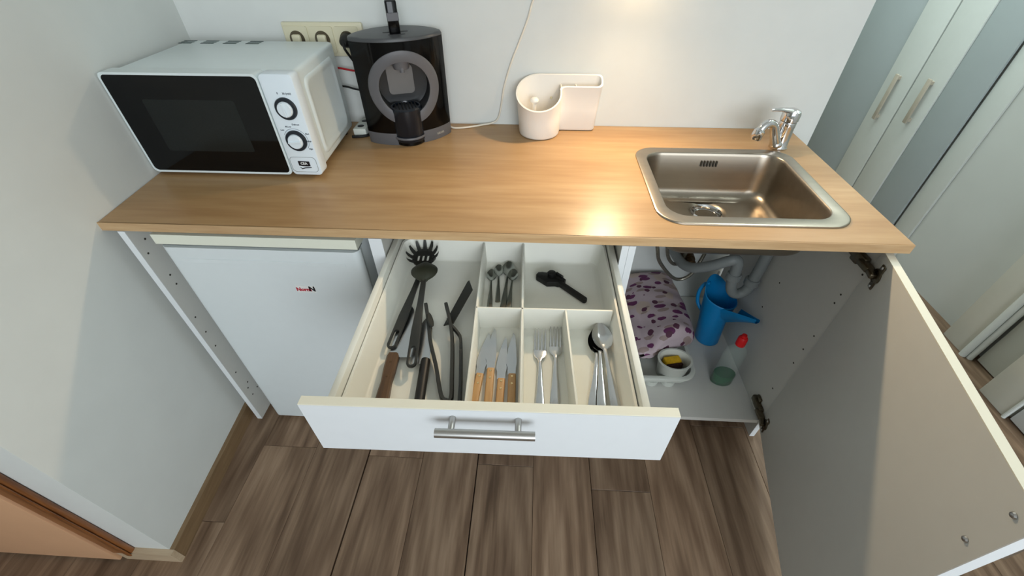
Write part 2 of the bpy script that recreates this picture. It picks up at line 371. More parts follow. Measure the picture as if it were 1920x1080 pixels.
# right side: architraves and doors seen past the open cupboard
tag(B().box(2.664, 2.7269, -0.185, -0.078, 0, 2.12, 0.003).build('trim_1', 'trim_cream'), kind='structure')
t2 = B()
for yy, rr, xx in ((-0.188, .012, 2.664), (-0.205, .010, 2.678)): t2.tube([(xx, yy, 0.0), (xx, yy, 2.1)], rr, 12)
tag(t2.build('trim_2', 'trim'), kind='structure')
d2 = tag(B().box(2.694, 2.7269, -0.352, -0.216, 0.006, 2.08, 0.002).build('door_2', 'door_grey'), kind='structure')
tag(B().box(2.605, 2.7269, -0.462, -0.353, 0, 2.12, 0.003).build('trim_3', 'trim_cream'), kind='structure')
tag(B().tube([(2.606, -0.463, 0), (2.606, -0.463, 2.1)], .006, 10).build('trim_4', 'trim'), kind='structure')
d3 = tag(B().box(2.615, 2.70, -1.30, -0.472, 0.006, 2.08, 0.003).build('door_3', 'white_lam'), kind='structure')
tag(B().box(2.716, 2.7269, 0.386, 0.484, 0, 2.3, 0.003).build('trim_5', 'trim'), kind='structure')
# wardrobe built along the passage wall
wm = at(2.71, 0.95, 0); wd = thing('wardrobe', 'tall grey wardrobe with two narrow white doors standing beyond the counter', 'wardrobe', wm)
B(W(wm)).box(2.712, 2.7265, 0.535, 1.42, 0.0, 2.25).build('carcass', 'gasket', wd)
for nm, y0, y1 in (('side_panel', 0.487, 0.672), ('side_panel', 1.022, 1.41)):
    B(W(wm)).box(2.702, 2.7118, y0, y1, 0.02, 2.24, 0.002).build(nm, 'wall_grey', wd)
for y0, y1, yh, zh in ((0.674, 0.836, 0.738, (0.552, 0.742)), (0.845, 1.020, 0.934, (0.498, 0.708))):
    dr = B(W(wm)).box(2.696, 2.7118, y0, y1, 0.02, 2.24, 0.002).build('door', 'trim', wd)
    h = B(W(wm)).box(2.674, 2.682, yh - .011, yh + .011, zh[0], zh[1], 0.002)
    h.box(2.682, 2.6962, yh - .008, yh + .008, zh[1] - .022, zh[1] - .008); h.box(2.682, 2.6962, yh - .008, yh + .008, zh[0] + .008, zh[0] + .022)
    h.build('handle', 'handle_matt', dr)

# ------------------------------------------------------------------ counter, cabinets, fridge
cm = at(0.9, -0.3, H - T)
ct = thing('countertop', 'long oak-coloured countertop with a straight front edge along the back wall', 'countertop', cm)
hole = rrect(1.262, 1.652, -0.530, -0.178, 0.05, 6)
B(W(cm)).plate([(0.003, -0.599), (1.746, -0.599), (1.746, -0.001), (wx(0) + .002, -0.001), (wx(-.598) + .002, -0.598)], [hole], H - T, H, bev=0.0012).build('worktop', 'counter', ct, ang=20)
B(W(cm)).box(0.004, 1.746, -0.6005, -0.5992, H - T + .001, H - .0008).build('edge_strip', 'counter_edge', ct)

B(W(cm)).box(0.70, 1.14, -0.585, -0.05, H - T - .0004, H - T - .0001).build('underside', 'carcass', ct)
pm = at(0.053, -0.3, 0)
ep = thing('end_panel', 'narrow white support panel with drilled holes left of the fridge', 'panel', pm)
B(W(pm)).box(0.044, 0.060, -0.5995, -0.03, 0, H - T - .0005).build('board', 'carcass', ep)
B(W(pm)).box(0.044, 0.060, -0.6010, -0.5996, 0, H - T - .0005).build('edge_band', 'white_lam', ep)
hm = None
def pin_holes(parent, x, pts, inv, side=1):
    global hm
    for y, z in pts:
        if hm is None:
            o = B().lathe([(0.0026, 0), (0.0026, 0.0006)], 10).build('pin_hole', 'hole', parent); hm = o.data
        else:
            o = bpy.data.objects.new('pin_hole', hm); COL.objects.link(o); o.parent = parent
        o.matrix_local = inv @ Matrix.Translation((x, y, z)) @ Matrix.Rotation(side * pi / 2, 4, 'Y')
pin_holes(ep, 0.0600, [(-.569, .734), (-.584, .703), (-.57, .624), (-.57, .594), (-.582, .483), (-.582, .424), (-.583, .365), (-.58, .234), (-.566, .164), (-.577, .147), (-.576, .11), (-.547, .11)], W(pm), 1)

# drawer cabinet
dm = at(0.905, -0.3, 0)
dc = thing('drawer_cabinet', 'white base cabinet with its wide cutlery drawer pulled out in the middle', 'cabinet', dm)
B(W(dm)).box(0.6125, 0.6415, -0.5995, -0.03, 0, H - T - .0005).build('side_panel', 'carcass', dc)
B(W(dm)).box(0.6125, 0.6415, -0.601, -0.5996, 0, H - T - .0005).build('edge_band', 'white_lam', dc)
B(W(dm)).box(1.160, 1.1745, -0.5995, -0.03, 0, H - T - .0005).build('side_panel', 'carcass', dc)
B(W(dm)).box(1.160, 1.1745, -0.601, -0.5996, 0, H - T - .0005).build('edge_band', 'white_lam', dc)
B(W(dm)).box(0.6418, 1.1598, -0.045, -0.03, 0.08, H - T - .0005).build('back_panel', 'carcass', dc)
B(W(dm)).box(0.6418, 1.1598, -0.58, -0.046, 0.08, 0.096).build('bottom_panel', 'carcass', dc)
B(W(dm)).box(0.616, 1.172, -0.6205, -0.603, 0.092, 0.628, 0.001).build('lower_door', 'white_lam', dc)
DM = Matrix.Translation((0.907, -1.0, 0)) @ Matrix.Rotation(radians(0.8), 4, 'Z')
DX = W(dm) @ DM
dw = B(DX).box(-.2425, .2425, 0.0165, 0.50, 0.640, 0.6475).build('drawer', 'carcass', dc)
B(DX).box(-.281, .286, 0.0, 0.0155, 0.630, 0.7605).build('drawer_front', 'white_lam', dw)
B(DX).box(-.281, .286, 0.0, 0.0155, 0.7606, 0.7625, 0.0004, 1).build('edge_band', 'edge', dw)
for s in (-1, 1):
    B(DX).box(s * .249 - .0063, s * .249 + .0063, 0.0160, 0.50, 0.634, 0.735, 0.0025, 2).build('drawer_side', 'tray_white', dw)
B(DX).box(-.2425, .2425, 0.5002, 0.512, 0.634, 0.728).build('drawer_back', 'carcass', dw)
h = B(DX).tube([(-.072, -.0265, .741), (.075, -.0265, .741)], .0068, 16)
for xx in (-.049, .050): h.tube([(xx, -.025, .741), (xx, -.0002, .741)], .0050, 14)
tag(h.build('handle', 'handle_steel', dw), 'brushed steel bar handle')

# sink cabinet with open door
sm = at(1.45, -0.3, 0)
sc = thing('sink_cabinet', 'white sink cabinet with its door swung open at the right end', 'cabinet', sm)
B(W(sm)).box(1.1750, 1.1895, -0.5995, -0.03, 0, H - T - .0005).build('side_panel', 'carcass', sc)
B(W(sm)).box(1.1750, 1.1895, -0.601, -0.5996, 0, H - T - .0005).build('edge_band', 'white_lam', sc)
B(W(sm)).box(1.711, 1.7265, -0.5785, -0.03, 0, H - T - .0005).build('side_panel', 'carcass', sc)
B(W(sm)).box(1.711, 1.7265, -0.5800, -0.5786, 0, H - T - .0005).build('edge_band', 'white_lam', sc)
B(W(sm)).box(1.1896, 1.7108, -0.575, -0.004, 0.074, 0.090).build('bottom_panel', 'carcass', sc)
pin_holes(sc, 1.7109, [(-.572, .696), (-.555, .619), (-.554, .590), (-.561, .477), (-.557, .419), (-.557, .36), (-.548, .225), (-.326, .216), (-.347, .473), (-.331, .357), (-.242, .483)], W(sm), -1)
DA = radians(-103.2)
HM = Matrix.Translation((1.7090, -0.5815, 0)) @ Matrix.Rotation(DA, 4, 'Z')   # local +x runs along the door, local +y is its outer face
HX = W(sm) @ HM
dr = B(HX).box(0.0, 0.5585, 0.0, 0.0160, 0.0865, 0.7695).build('door', 'carcass', sc)
B(HX).box(0.0, 0.5585, 0.0, 0.0160, 0.7696, 0.7712).build('edge_band', 'edge', dr)
B(HX).box(0.5586, 0.5602, 0.0, 0.0160, 0.0865, 0.7712).build('edge_band', 'white_lam', dr)
for z in (.742, .656): B(HX).lathe([(.0042, 0), (.0048, .0012), (.0036, .0034), (.001, .0042)], 14, xf=Matrix.Translation((.5345, 0, z)) @ Matrix.Rotation(pi / 2, 4, 'X')).build('handle_screw', 'handle_steel', dr)
h = B(HX).tube([(.5345, .05, .64), (.5345, .05, .76)], .006, 12)
for z in (.742, .656): h.tube([(.5345, .0162, z), (.5345, .05, z)], .005, 10)
h.build('handle', 'handle_steel', dr)
for zc in (0.727, 0.130):
    hg = B(W(sm))
    hg.box(1.696, 1.7108, -0.572, -0.512, zc - .011, zc + .011, 0.004, 2)          # arm on the side panel
    hg.box(1.688, 1.706, -0.596, -0.560, zc - .007, zc + .007, 0.003, 2)
    hg.box(1.703, 1.7108, -0.545, -0.520, zc - .024, zc + .024, 0.003, 2)
    hi = hg.build('hinge', 'hinge', sc)
    k = B(HX)                                                                       # cup and wings on the door
    k.lathe([(.0165, 0), (.0165, .003), (.014, .004), (.0125, -.001)], 20, xf=Matrix.Translation((.034, -.0002, zc)) @ Matrix.Rotation(pi / 2, 4, 'X'))
    k.box(.030, .046, -.0035, -.0001, zc - .030, zc + .030, .002, 2)
    k.box(.004, .040, -.016, -.003, zc - .006, zc + .006, .003, 2)
    k.build('hinge_cup', 'hinge', hi)
    for dz in (-.024, .024): B(HX).lathe([(.004, .0036), (.0035, .005), (.001, .0055)], 10, xf=Matrix.Translation((.038, 0, zc + dz)) @ Matrix.Rotation(pi / 2, 4, 'X')).build('hinge_screw', 'handle_steel', hi)

# fridge
fm = at(0.346, -0.3, 0)
fg = thing('refrigerator', 'small white under-counter refrigerator with a red and black sticker', 'refrigerator', fm)
X = W(fm)
B(X).box(0.121, 0.572, -0.560, -0.04, 0.03, 0.740, 0.006).build('body', 'fridge', fg)
dsel = lambda e: abs(e.verts[0].co.z - e.verts[1].co.z) > .1
fd = B(X).box(0.114, 0.578, -0.597, -0.5635, 0.022, 0.733, 0.016, 5, sel=dsel).build('door', 'fridge', fg)
g = B(X).rows([[(0.150 + .39 * t, -.5975 - .0012 * math.sin(pi * t), zz) for t in [k / 12 for k in range(13)]] for zz in (.700, .7085)], closed=False)
B(X).box(0.15, 0.54, -0.5984, -0.5968, 0.690, 0.7015, 0.0006, 1).build('grip_ridge', 'fridge', fd)
B(X).box(0.125, 0.568, -0.5630, -0.5605, 0.035, 0.73).build('gasket', 'gasket', fg)
B(X).box(0.116, 0.576, -0.588, -0.562, 0.7335, 0.7425, 0.012, 4, sel=dsel).build('top_gap', 'gasket', fg)
B(X).box(0.112, 0.580, -0.598, -0.04, 0.7430, 0.7685, 0.016, 5, sel=lambda e: dsel(e) or False).build('lid', 'fridge_top', fg)
for x in (0.15, 0.545):
    for y in (-.53, -.08): B(X).lathe([(.014, 0), (.016, .004), (.012, .0295)], 14, c=(x, y, 0)).build('foot', 'black', fg)
st = B(X).box(0.3965, 0.4435, -0.5978, -0.5972, 0.6055, 0.6275).build('sticker', 'sticker', fd)
text_obj('sticker_text', 'Norm', 0.0150, 'red', st, X @ Matrix.Translation((.4145, -.5981, .6155)) @ FRONT, 0.0007)
text_obj('sticker_text', 'N', 0.0205, 'ink_black', st, X @ Matrix.Translation((.4355, -.5981, .6175)) @ FRONT, 0.0009)

# ------------------------------------------------------------------ sink and tap
km = at(1.457, -0.35, H)
sk = thing('sink', 'rectangular stainless steel sink set into the oak countertop', 'sink', km)
X = W(km)
def rr3(x0, x1, y0, y1, r, z): return [(p[0], p[1], z) for p in rrect(x0, x1, y0, y1, r, 8)]
rows = [rr3(1.2445, 1.668, -.547, -.160, .058, H + .0002), rr3(1.245, 1.6675, -.5465, -.1605, .058, H + .003), rr3(1.2475, 1.665, -.544, -.163, .056, H + .0038), rr3(1.2485, 1.664, -.543, -.164, .056, H + .0039),
        rr3(1.2700, 1.640, -.5175, -.1875, .050, H + .0034), rr3(1.2712, 1.6388, -.5163, -.1887, .049, H + .0030), rr3(1.2730, 1.6375, -.5148, -.1902, .048, H + .0004), rr3(1.275, 1.636, -.513, -.192, .047, H - .006),
        rr3(1.280, 1.631, -.508, -.197, .047, H - .06), rr3(1.284, 1.627, -.504, -.201, .047, H - .098)]
for k in range(1, 7):
    a = k / 6 * pi / 2; i = .034 * (1 - cos(a)); rows.append(rr3(1.285 + i, 1.626 - i, -.503 + i, -.202 - i, .047, H - .100 - .024 * sin(a)))
cx, cy = 1.458, -.280
ring = rows[-1]
def circ(r, z): return [(cx + r * cos(2 * pi * (k + .5) / len(ring)), cy + r * sin(2 * pi * (k + .5) / len(ring)), z) for k in range(len(ring))]
rows += [[tuple(a + (b_ - a) * .5 for a, b_ in zip(p, q)) for p, q in zip(ring, circ(.052, H - .1255))], circ(.053, H - .127), circ(.049, H - .1285), circ(.044, H - .132)]
B(X).rows(rows, False, False).build('bowl', 'steel', sk, ang=60)
d = B(X).lathe([(.0435, -.1435), (.040, -.1405), (.036, -.1445), (.034, -.152), (.0, -.153)], 32, c=(cx, cy, H + .012), cap=False)
d.build('drain', 'chrome', sk)
dd = B(X).lathe([(.030, -.1518), (.012, -.1480), (.008, -.146), (.0005, -.1455)], 24, c=(cx, cy, H + .012), cap=False).build('drain_strainer', 'hole', sk)
for k in range(6):
    xx = 1.4335 + k * .0082
    B(X).box(xx, xx + .0042, -.1990, -.1955, H - .034, H - .017, .001, 1).build('overflow_slot', 'hole', sk)
tm = at(1.656, -.137, H)
tp = thing('mixer_tap', 'chrome single-lever mixer tap behind the sink corner', 'tap', tm)
b = B().lathe([(.024, .0), (.0245, .004), (.0225, .007), (.0215, .03), (.0205, .058), (.0212, .060), (.0212, .072), (.0205, .075)], 28)
b.build('tap_body', 'chrome', tp)
sp = smooth([(-.014, -.010, .010), (-.022, -.013, .026), (-.034, -.017, .050), (-.044, -.021, .068), (-.056, -.026, .077), (-.070, -.031, .077), (-.081, -.035, .068), (-.086, -.037, .056)], 3)
b = B().tube(sp, [.0145 - .0035 * min(1, k / 10) for k in range(len(sp))], 18).ball((-.014, -.010, .014), .0175, (1, 1, .8), 20)
so = b.build('spout', 'chrome', tp)
B().tube([(-.0830, -.0358, .064), (-.0850, -.0366, .060), (-.0905, -.0385, .041), (-.0912, -.0388, .038)], [.0115, .0148, .0148, .0130], 20).build('aerator', 'chrome', so)
b = B().lathe([(.0205, .0755), (.0228, .078), (.0232, .094), (.021, .102), (.012, .107), (.001, .108)], 28)
lv = b.build('lever_cap', 'chrome', tp)
B().tube([(.004, .000, .098), (-.016, -.004, .104), (-.036, -.009, .108), (-.058, -.014, .109), (-.066, -.016, .1085)], [.015, .0135, .0085, .0065, .0060], 14, flat=.55).build('lever', 'chrome', lv)

# ------------------------------------------------------------------ microwave oven
mm = at(0.216, -0.22, H)
mw = thing('microwave_oven', 'white microwave oven with a black glass door in the left corner of the counter', 'microwave', mm)
X = W(mm)
b = B(X); b.box(0.006, 0.428, -0.3445, -0.070, 0.812, 1.0425, 0.010, 3)
for v in b.bm.verts:
    if v.co.x > .3: v.co.x -= .016 * (v.co.y + .3445) / .2745
    else: v.co.x += 0.004
b.build('case', 'mw_white', mw)
b = B(X)      # pressed frame on the right flank
def flank(y, z, o): return (0.4283 - .016 * (y + .3445) / .2745 + o, y, z)
def fr_loop(i, o): return [flank(y, z, o) for y, z in [(p[0], p[1]) for p in rrect(-.315 + i, -.105 - i, .832 + i, 1.018 - i, .02, 5)]]
b.rows([fr_loop(0, -.001), fr_loop(.001, .0012), fr_loop(.005, .0038), fr_loop(.012, .0038), fr_loop(.018, .0008)], False, True).build('flank_emboss', 'mw_white', mw)
for k in range(4):      # slots in the lid, four groups
    xv = .008 + k * .0615
    g = B(X)
    for q in range(3): g.box(xv, xv + .036, -.112 + q * .0125, -.1045 + q * .0125, 1.0422, 1.0428)
    g.build('vent_slots', 'vent', mw)
fd = [(p[0], p[1]) for p in rrect(-.003, .3595, .8085, 1.0445, .012, 6)]
gl = [(p[0], p[1]) for p in rrect(.0015, .3545, .8135, 1.0395, .011, 6)]
YX = Matrix(((1, 0, 0, 0), (0, 0, 1, 0), (0, 1, 0, 0), (0, 0, 0, 1)))     # (x, z, y) -> (x, y, z)
def ywards(outer, holes, y0, y1, bev=0.0): return B(X).plate(outer, holes, y0, y1, xf=YX, bev=bev)
dr = ywards(fd, [gl], -.3800, -.3452).build('door', 'mw_white', mw)
gp = ywards(gl, [], -.3795, -.350).build('door_glass', 'black_glass', dr)
ywards(rrect(.068, .285, .866, .988, .006, 3), [], -.3797, -.3790).build('window_mesh', 'mw_window', dr)
cp = ywards(rrect(.3612, .4365, .8085, 1.0445, .010, 5), [], -.3795, -.3452, bev=.002).build('control_panel', 'mw_panel', mw)
FX = lambda x, y, z: Matrix.Translation((x, y, z)) @ Matrix.Rotation(pi / 2, 4, 'X')
for (kx, kz, ga) in ((.4015, .972, radians(96)), (.3995, .8975, radians(4))):
    rg = B(X).lathe([(.0248, 0), (.0248, .004), (.0235, .006), (.0175, .006), (.0175, 0)], 36, xf=FX(kx, -.3796, kz)).build('dial_ring', 'dial_dark', cp)
    kb = B(X).lathe([(.0174, 0), (.0172, .009), (.0155, .0115), (.0005, .0122)], 32, xf=FX(kx, -.3796, kz))
    kb.box(-.0155, .0155, -.0022, .0022, .0095, .0150, .001, 1, xf=FX(kx, -.3796, kz) @ Matrix.Rotation(ga, 4, 'Z'))
    kb.build('knob', 'mw_panel', cp)
for s, tx, tz, sz in (('0', .3925, 1.005, .0060), ('30 (min)', .4135, 1.0045, .0060), ('Low', .3735, .9225, .0050), ('M.Low', .3905, .9305, .0052), ('Defrost', .4095, .9355, .0055), ('Med.', .4305, .9140, .0048), ('M.High', .4285, .8960, .0044), ('High', .4275, .8770, .0052)):
    text_obj('dial_text', s, sz, 'ink', cp, X @ Matrix.Translation((tx, -.3797, tz)) @ FRONT, 0.0001)
arc = [(.3995 + .0285 * cos(radians(a)), -.3796, .8975 + .0285 * sin(radians(a))) for a in range(-40, 151, 10)]
B(X).tube(arc, .0004, 6).build('dial_scale', 'ink', cp)
bt = ywards(rrect(.3640, .4300, .8165, .8560, .010, 5), [rrect(.3648, .4292, .8173, .8552, .0095, 5)], -.3799, -.3794).build('open_button', 'gasket', cp)
bd = ywards([(.3835, .8455), (.4120, .8445), (.4120, .8325), (.4060, .8315), (.3930, .8320), (.3835, .8335)], [], -.3800, -.3794).build('badge', 'ink_black', cp)
ywards([(.3835, .8300), (.3900, .8265), (.3960, .8285), (.4135, .8300), (.4135, .8280), (.3975, .8265), (.3890, .8235)], [], -.3800, -.3794).build('badge_stroke', 'ink_black', cp)
text_obj('badge_text', 'CEA', .0090, 'sticker', bd, X @ Matrix.Translation((.3975, -.3803, .8390)) @ FRONT, .0003)
for x in (.03, .39):
    for y in (-.33, -.10): B(X).lathe([(.010, .0), (.011, .003), (.011, .014)], 14, c=(x, y, H)).build('foot', 'black', mw)

# ------------------------------------------------------------------ coffee machine (lens-shaped body with a round opening)
KM = at(.593, -.092, H, radians(20))
km_ = thing('coffee_machine', 'black capsule coffee machine with a grey round opening, against the wall', 'coffee machine', KM)
HW = .119
def yf(x, s=1.0): return -.022 - .053 * max(0, 1 - (abs(x) / HW) ** 2.2) ** .9 * s
def yb(x): return -.002 + .082 * max(0, 1 - (abs(x) / HW) ** 2.2) ** .75
def outline(g=0.0, n=28):
    xs = [-HW + 2 * HW * k / n for k in range(n + 1)]
    P = [(x * (1 - g / HW), yf(x) + g) for x in xs] + [(x * (1 - g / HW), yb(x) - g) for x in reversed(xs)]
    return P
def ring3(g, z): return [(p[0], p[1], z) for p in outline(g)]
# body with a cylindrical cavity
b = B(); b.rows([ring3(0, .034), ring3(0, .262)]); body = b.build('body', 'coffee', km_, ang=40)
c = B(); c.lathe([(.068, -.13), (.068, -.008)], 48, xf=Matrix.Translation((0, 0, .150)) @ Matrix.Rotation(-pi / 2, 4, 'X'))
cut = c.build('cutter', None)
cut.matrix_world = KM
md = body.modifiers.new('opening', 'BOOLEAN'); md.object = cut; md.operation = 'DIFFERENCE'; md.solver = 'EXACT'
bpy.context.view_layer.update()
nm_ = bpy.data.meshes.new_from_object(body.evaluated_get(bpy.context.evaluated_depsgraph_get()))
body.modifiers.clear(); body.data = nm_
for p in nm_.polygons: p.use_smooth = True
nm_.set_sharp_from_angle(angle=radians(40)); nm_.materials.clear(); nm_.materials.append(M['coffee'])
bpy.data.objects.remove(cut)
B().rows([ring3(.001, .0), ring3(0, .003), ring3(0, .0338)]).build('base_band', 'coffee_grey', km_, ang=40)
B().rows([ring3(0, .2622), ring3(0, .2665), ring3(.002, .2700), ring3(.006, .2712)]).build('lid', 'coffee_top', km_, ang=40)
# grey ring round the opening and the lining of the cavity
RG = []
for r, off in ((.0935, .0005), (.0930, .0030), (.088, .0040), (.074, .0040), (.0672, .0020), (.0665, -.004)):
    RG.append([(r * cos(2 * pi * k / 64), yf(r * cos(2 * pi * k / 64)) - off, .150 + r * sin(2 * pi * k / 64)) for k in range(64)])
B().rows(RG, False, False).build('opening_ring', 'coffee_grey', km_, ang=50)
L_ = []
for r, y in ((.0665, None), (.0665, -.0105), (.060, -.0095), (.002, -.0095)):
    L_.append([(r * cos(2 * pi * k / 48), (yf(r * cos(2 * pi * k / 48)) + .003 if y is None else y), .150 + r * sin(2 * pi * k / 48)) for k in range(48)])
B().rows(L_, False, True).build('cavity', 'coffee_side', km_, ang=50)
B().box(-.040, .030, -.014, -.0096, .122, .196, .010, 3, sel=lambda e: abs(e.verts[0].co.y - e.verts[1].co.y) > .001).build('cavity_reflection', 'coffee_in', km_)  # reflection on the cavity's back wall, painted as a lighter taupe square
nz = B().tube([(0, -.050, .225), (0, -.050, .196)], [.026, .020], 20).tube([(.0, -.064, .222), (.0, -.066, .190)], .006, 12)
nz.build('nozzle', 'coffee_grey', km_)
# drip tray and cup stand
tr = B().lathe([(.042, .010), (.044, .013), (.044, .098), (.041, .102), (.036, .102), (.035, .098), (.0, .097)], 36, c=(-.005, -.050, 0), cap=False).build('drip_tray', 'coffee_tray', km_)
B().lathe([(.043, .0), (.046, .003), (.046, .018), (.0445, .020)], 36, c=(-.005, -.044, 0), cap=False).build('drip_foot', 'coffee', tr)
B().lathe([(.0465, .0195), (.0475, .022), (.0465, .0255), (.0445, .0255)], 36, c=(-.005, -.050, 0), cap=False).build('drip_rim', 'coffee_grey', tr)
gr = B()
for k in range(-3, 4): gr.box(-.005 + k * .009 - .0015, -.005 + k * .009 + .0015, -.050 - .028, -.050 + .028, .0985, .1015)
gr.build('grille', 'black', tr)
lv = B().box(-.014, .014, -.034, -.012, .268, .344, .004, 2).build('lock_lever', 'coffee', km_)
B().box(-.0145, .0145, -.0352, -.030, .300, .318, .001, 1).build('lever_badge', 'coffee_grey', lv)
B().box(-.030, .034, -.008, -.002, .2712, .2722).box(-.018, .024, -.040, -.034, .2712, .2722).build('lid_slot', 'black', km_)
tx = Matrix.Translation((.083, yf(.083) - .0006, .016)) @ Matrix.Rotation(radians(30), 4, 'Z') @ FRONT
text_obj('maker_mark', 'KRUPS', .0085, 'silver', km_, tx, .0003)

# ------------------------------------------------------------------ wall socket, plug, cords
um = at(.365, -.006, 1.035)
ws = thing('wall_socket', 'cream triple wall socket strip behind the microwave', 'socket', um); X = W(um)
B(X).box(.252, .480, -.012, -.0002, .990, 1.075, .004, 2).build('cover_plate', 'socket', ws)
for x in (.290, .362, .434):
    fr = ywards(rrect(x - .033, x + .033, 1.000, 1.066, .004, 2), [[(x + .0215 * cos(2 * pi * k / 28), 1.034 + .0215 * sin(2 * pi * k / 28)) for k in range(28)]], -.0150, -.0121).build('socket_frame', 'socket', ws)
    B(X).lathe([(.0214, -.0122), (.0214, -.0148), (.0185, -.0128), (.0005, -.0126)], 28, xf=Matrix.Translation((x, 0, 1.034)) @ Matrix(((1, 0, 0, 0), (0, 0, 1, 0), (0, 1, 0, 0), (0, 0, 0, 1))), cap=False).build('socket_well', 'socket_ring', fr)
    if x < .43: B(X).box(x - .012, x + .013, -.0260, -.0129, 1.012, 1.047, .005, 2).build('socket_insert', 'socket', fr)
plm = at(.440, -.026, 1.026)
pl = thing('power_plug', 'black plug in the right-hand socket beside the coffee machine', 'plug', plm); X = W(plm)
B(X).lathe([(.0175, .0127), (.018, .028), (.013, .046), (.008, .052)], 24, xf=Matrix.Translation((.434, 0, 1.034)) @ Matrix.Rotation(pi / 2, 4, 'X')).build('plug_body', 'black', pl)
B(X).tube(smooth([(.434, -.050, 1.034), (.436, -.056, 1.020), (.444, -.040, .990), (.462, -.026, .950), (.500, -.009, .90)]), .0034, 10).build('plug_cord', 'black', pl)
def cord(name, pts, r, m, label, cat='cord'):
    o = B().tube(smooth(pts), r, 10).build(name, m); tag(o, label, cat); return o
cord('red_cord', [(.36, -.030, .968), (.402, -.030, .9635), (.440, -.028, .957), (.50, -.012, .95)], .0028, 'cord_red', 'red cord crossing the gap between microwave and coffee machine')
cord('black_cord', [(.36, -.028, .916), (.401, -.028, .9135), (.436, -.026, .9045), (.50, -.012, .895)], .0028, 'black', 'black cord just below the red cord')
cord('white_cord', [(.690, -.012, .8035), (.715, -.045, .8022), (.762, -.036, .8020), (.800, -.017, .8020), (.835, -.0070, .806), (.852, -.0045, .822), (.862, -.0035, .862), (.870, -.0032, .908), (.891, -.0032, .974), (.917, -.0032, 1.035), (.938, -.0032, 1.086), (.951, -.0032, 1.128), (.980, -.0032, 1.185), (1.06, -.0032, 1.222), (1.18, -.0032, 1.232)], .0026, 'cord_white', 'thin white cord running up the wall from behind the coffee machine')
xm_ = at(.452, -.075, H)
ps = thing('extension_socket', 'small pale extension socket on the counter between microwave and coffee machine', 'power strip', xm_); X = W(xm_)
b = B(X).box(.427, .466, -.118, -.025, H + .0005, H + .024, .004, 2, xf=None); b.build('strip_body', 'rack_white', ps)
for y in (-.095, -.055): B(X).lathe([(.010, .0), (.009, .0006)], 16, c=(.445, y, H + .024)).build('strip_hole', 'black', ps)
cord('flex_cord', [(.425, -.128, H + .004), (.445, -.126, H + .0042), (.465, -.118, H + .0042), (.478, -.10, H + .0042), (.482, -.07, H + .0042)], .004, 'black', 'short black flex lying in front of the pale extension socket')

# ------------------------------------------------------------------ utensil caddy on the counter
CM = at(1.03, -.05, H)
ca = thing('sink_caddy', 'white plastic caddy with a round cup and a straight trough beside the sink', 'caddy', CM); X = W(CM)
def keyhole(g, sc_):
    cx, cy, r = .979, -.0645, .0595 - g; yb_ = -.005 - g; yf_ = -.046 + g; xr = 1.146 - g
    P = []
    rc = .012
    for k in range(5): a = radians(90 * k / 4); P.append((xr - rc + rc * cos(a), yb_ - rc + rc * sin(a)))
    for k in range(1, 5): P.append((xr - rc + (cx - xr + rc) * k / 5, yb_))
    a1 = math.degrees(math.asin((yf_ - .010 - cy) / r)); 
    for k in range(31): a = radians(90 + (270 + a1) * k / 30); P.append((cx + r * cos(a), cy + r * sin(a)))
    ex, ey = P[-1]
    P += [(ex + .002, ey + .006), (ex + .007, yf_ - .0012), (ex + .014, yf_)]
    for k in range(1, 5): P.append((ex + .014 + (xr - rc - ex - .014) * k / 5, yf_))
    for k in range(5): a = radians(-90 + 90 * k / 4); P.append((xr - rc + rc * cos(a), yf_ + rc + rc * sin(a)))
    q = []
    for x, y in P: q.append((1.03 + (x - 1.03) * sc_, -.005 + (y + .005) * (1 + (sc_ - 1) * .6)))
    return q
def zt(y): return .150 + .52 * (y + .005)
def krow(g, s_, f): return [(x, y, H + (.0006 + f if f < .02 else zt(y) * f)) for x, y in keyhole(g, s_)]
b = B(X)
rows = [krow(.006, 1.0, 0.0), krow(.002, 1.0, .002), krow(0, 1.0, .007), krow(0, 1.04, .5), krow(-.0005, 1.085, .985), krow(-.0010, 1.087, 1.0), krow(.0030, 1.085, 1.0), krow(.0028, 1.04, .5), krow(.003, 1.0, .010)]
b.rows(rows, True, True); b.build('shell', 'white_plastic', ca, ang=50)
B(X).tube([(.962, -.062, H + .0095), (.962, -.060, H + .088)], .006, 14).ball((.962, -.060, H + .093), .0135, (1, 1, .7)).build('post', 'white_plastic', ca)
for xx in (1.038, 1.082): B(X).box(xx - .0012, xx + .0012, -.0425, -.0085, H + .0095, H + .124).build('divider', 'white_plastic', ca)
B(X).lathe([(.004, 0), (.003, .0012)], 12, xf=Matrix.Translation((1.012, -.0092, H + .085)) @ Matrix.Rotation(pi / 2, 4, 'X')).build('screw_plug', 'socket', ca)

# ------------------------------------------------------------------ wall lamp (above the frame, fed by the white cord)
lm = at(1.215, 0, 1.23)
la = thing('wall_lamp', 'small white wall lamp above the counter at the end of the white cord', 'lamp', lm); X = W(lm)
B(X).lathe([(.035, 0), (.035, .010), (.02, .014)], 24, xf=Matrix.Translation((1.215, -.0003, 1.255)) @ Matrix.Rotation(pi / 2, 4, 'X')).build('wall_plate', 'white_plastic', la)
B(X).tube([(1.215, -.012, 1.255), (1.215, -.05, 1.262), (1.215, -.085, 1.250)], .006, 12).build('arm', 'white_plastic', la)
B(X).lathe([(.012, .047), (.030, .040), (.048, .012), (.052, .0), (.0505, .0), (.046, .011), (.028, .037), (.010, .043)], 28, c=(LAMP.x, LAMP.y, LAMP.z - .004), cap=False).build('shade', 'white_plastic', la)
B(X).ball((LAMP.x, LAMP.y, LAMP.z + .024), .010).build('bulb', 'bulb', la)

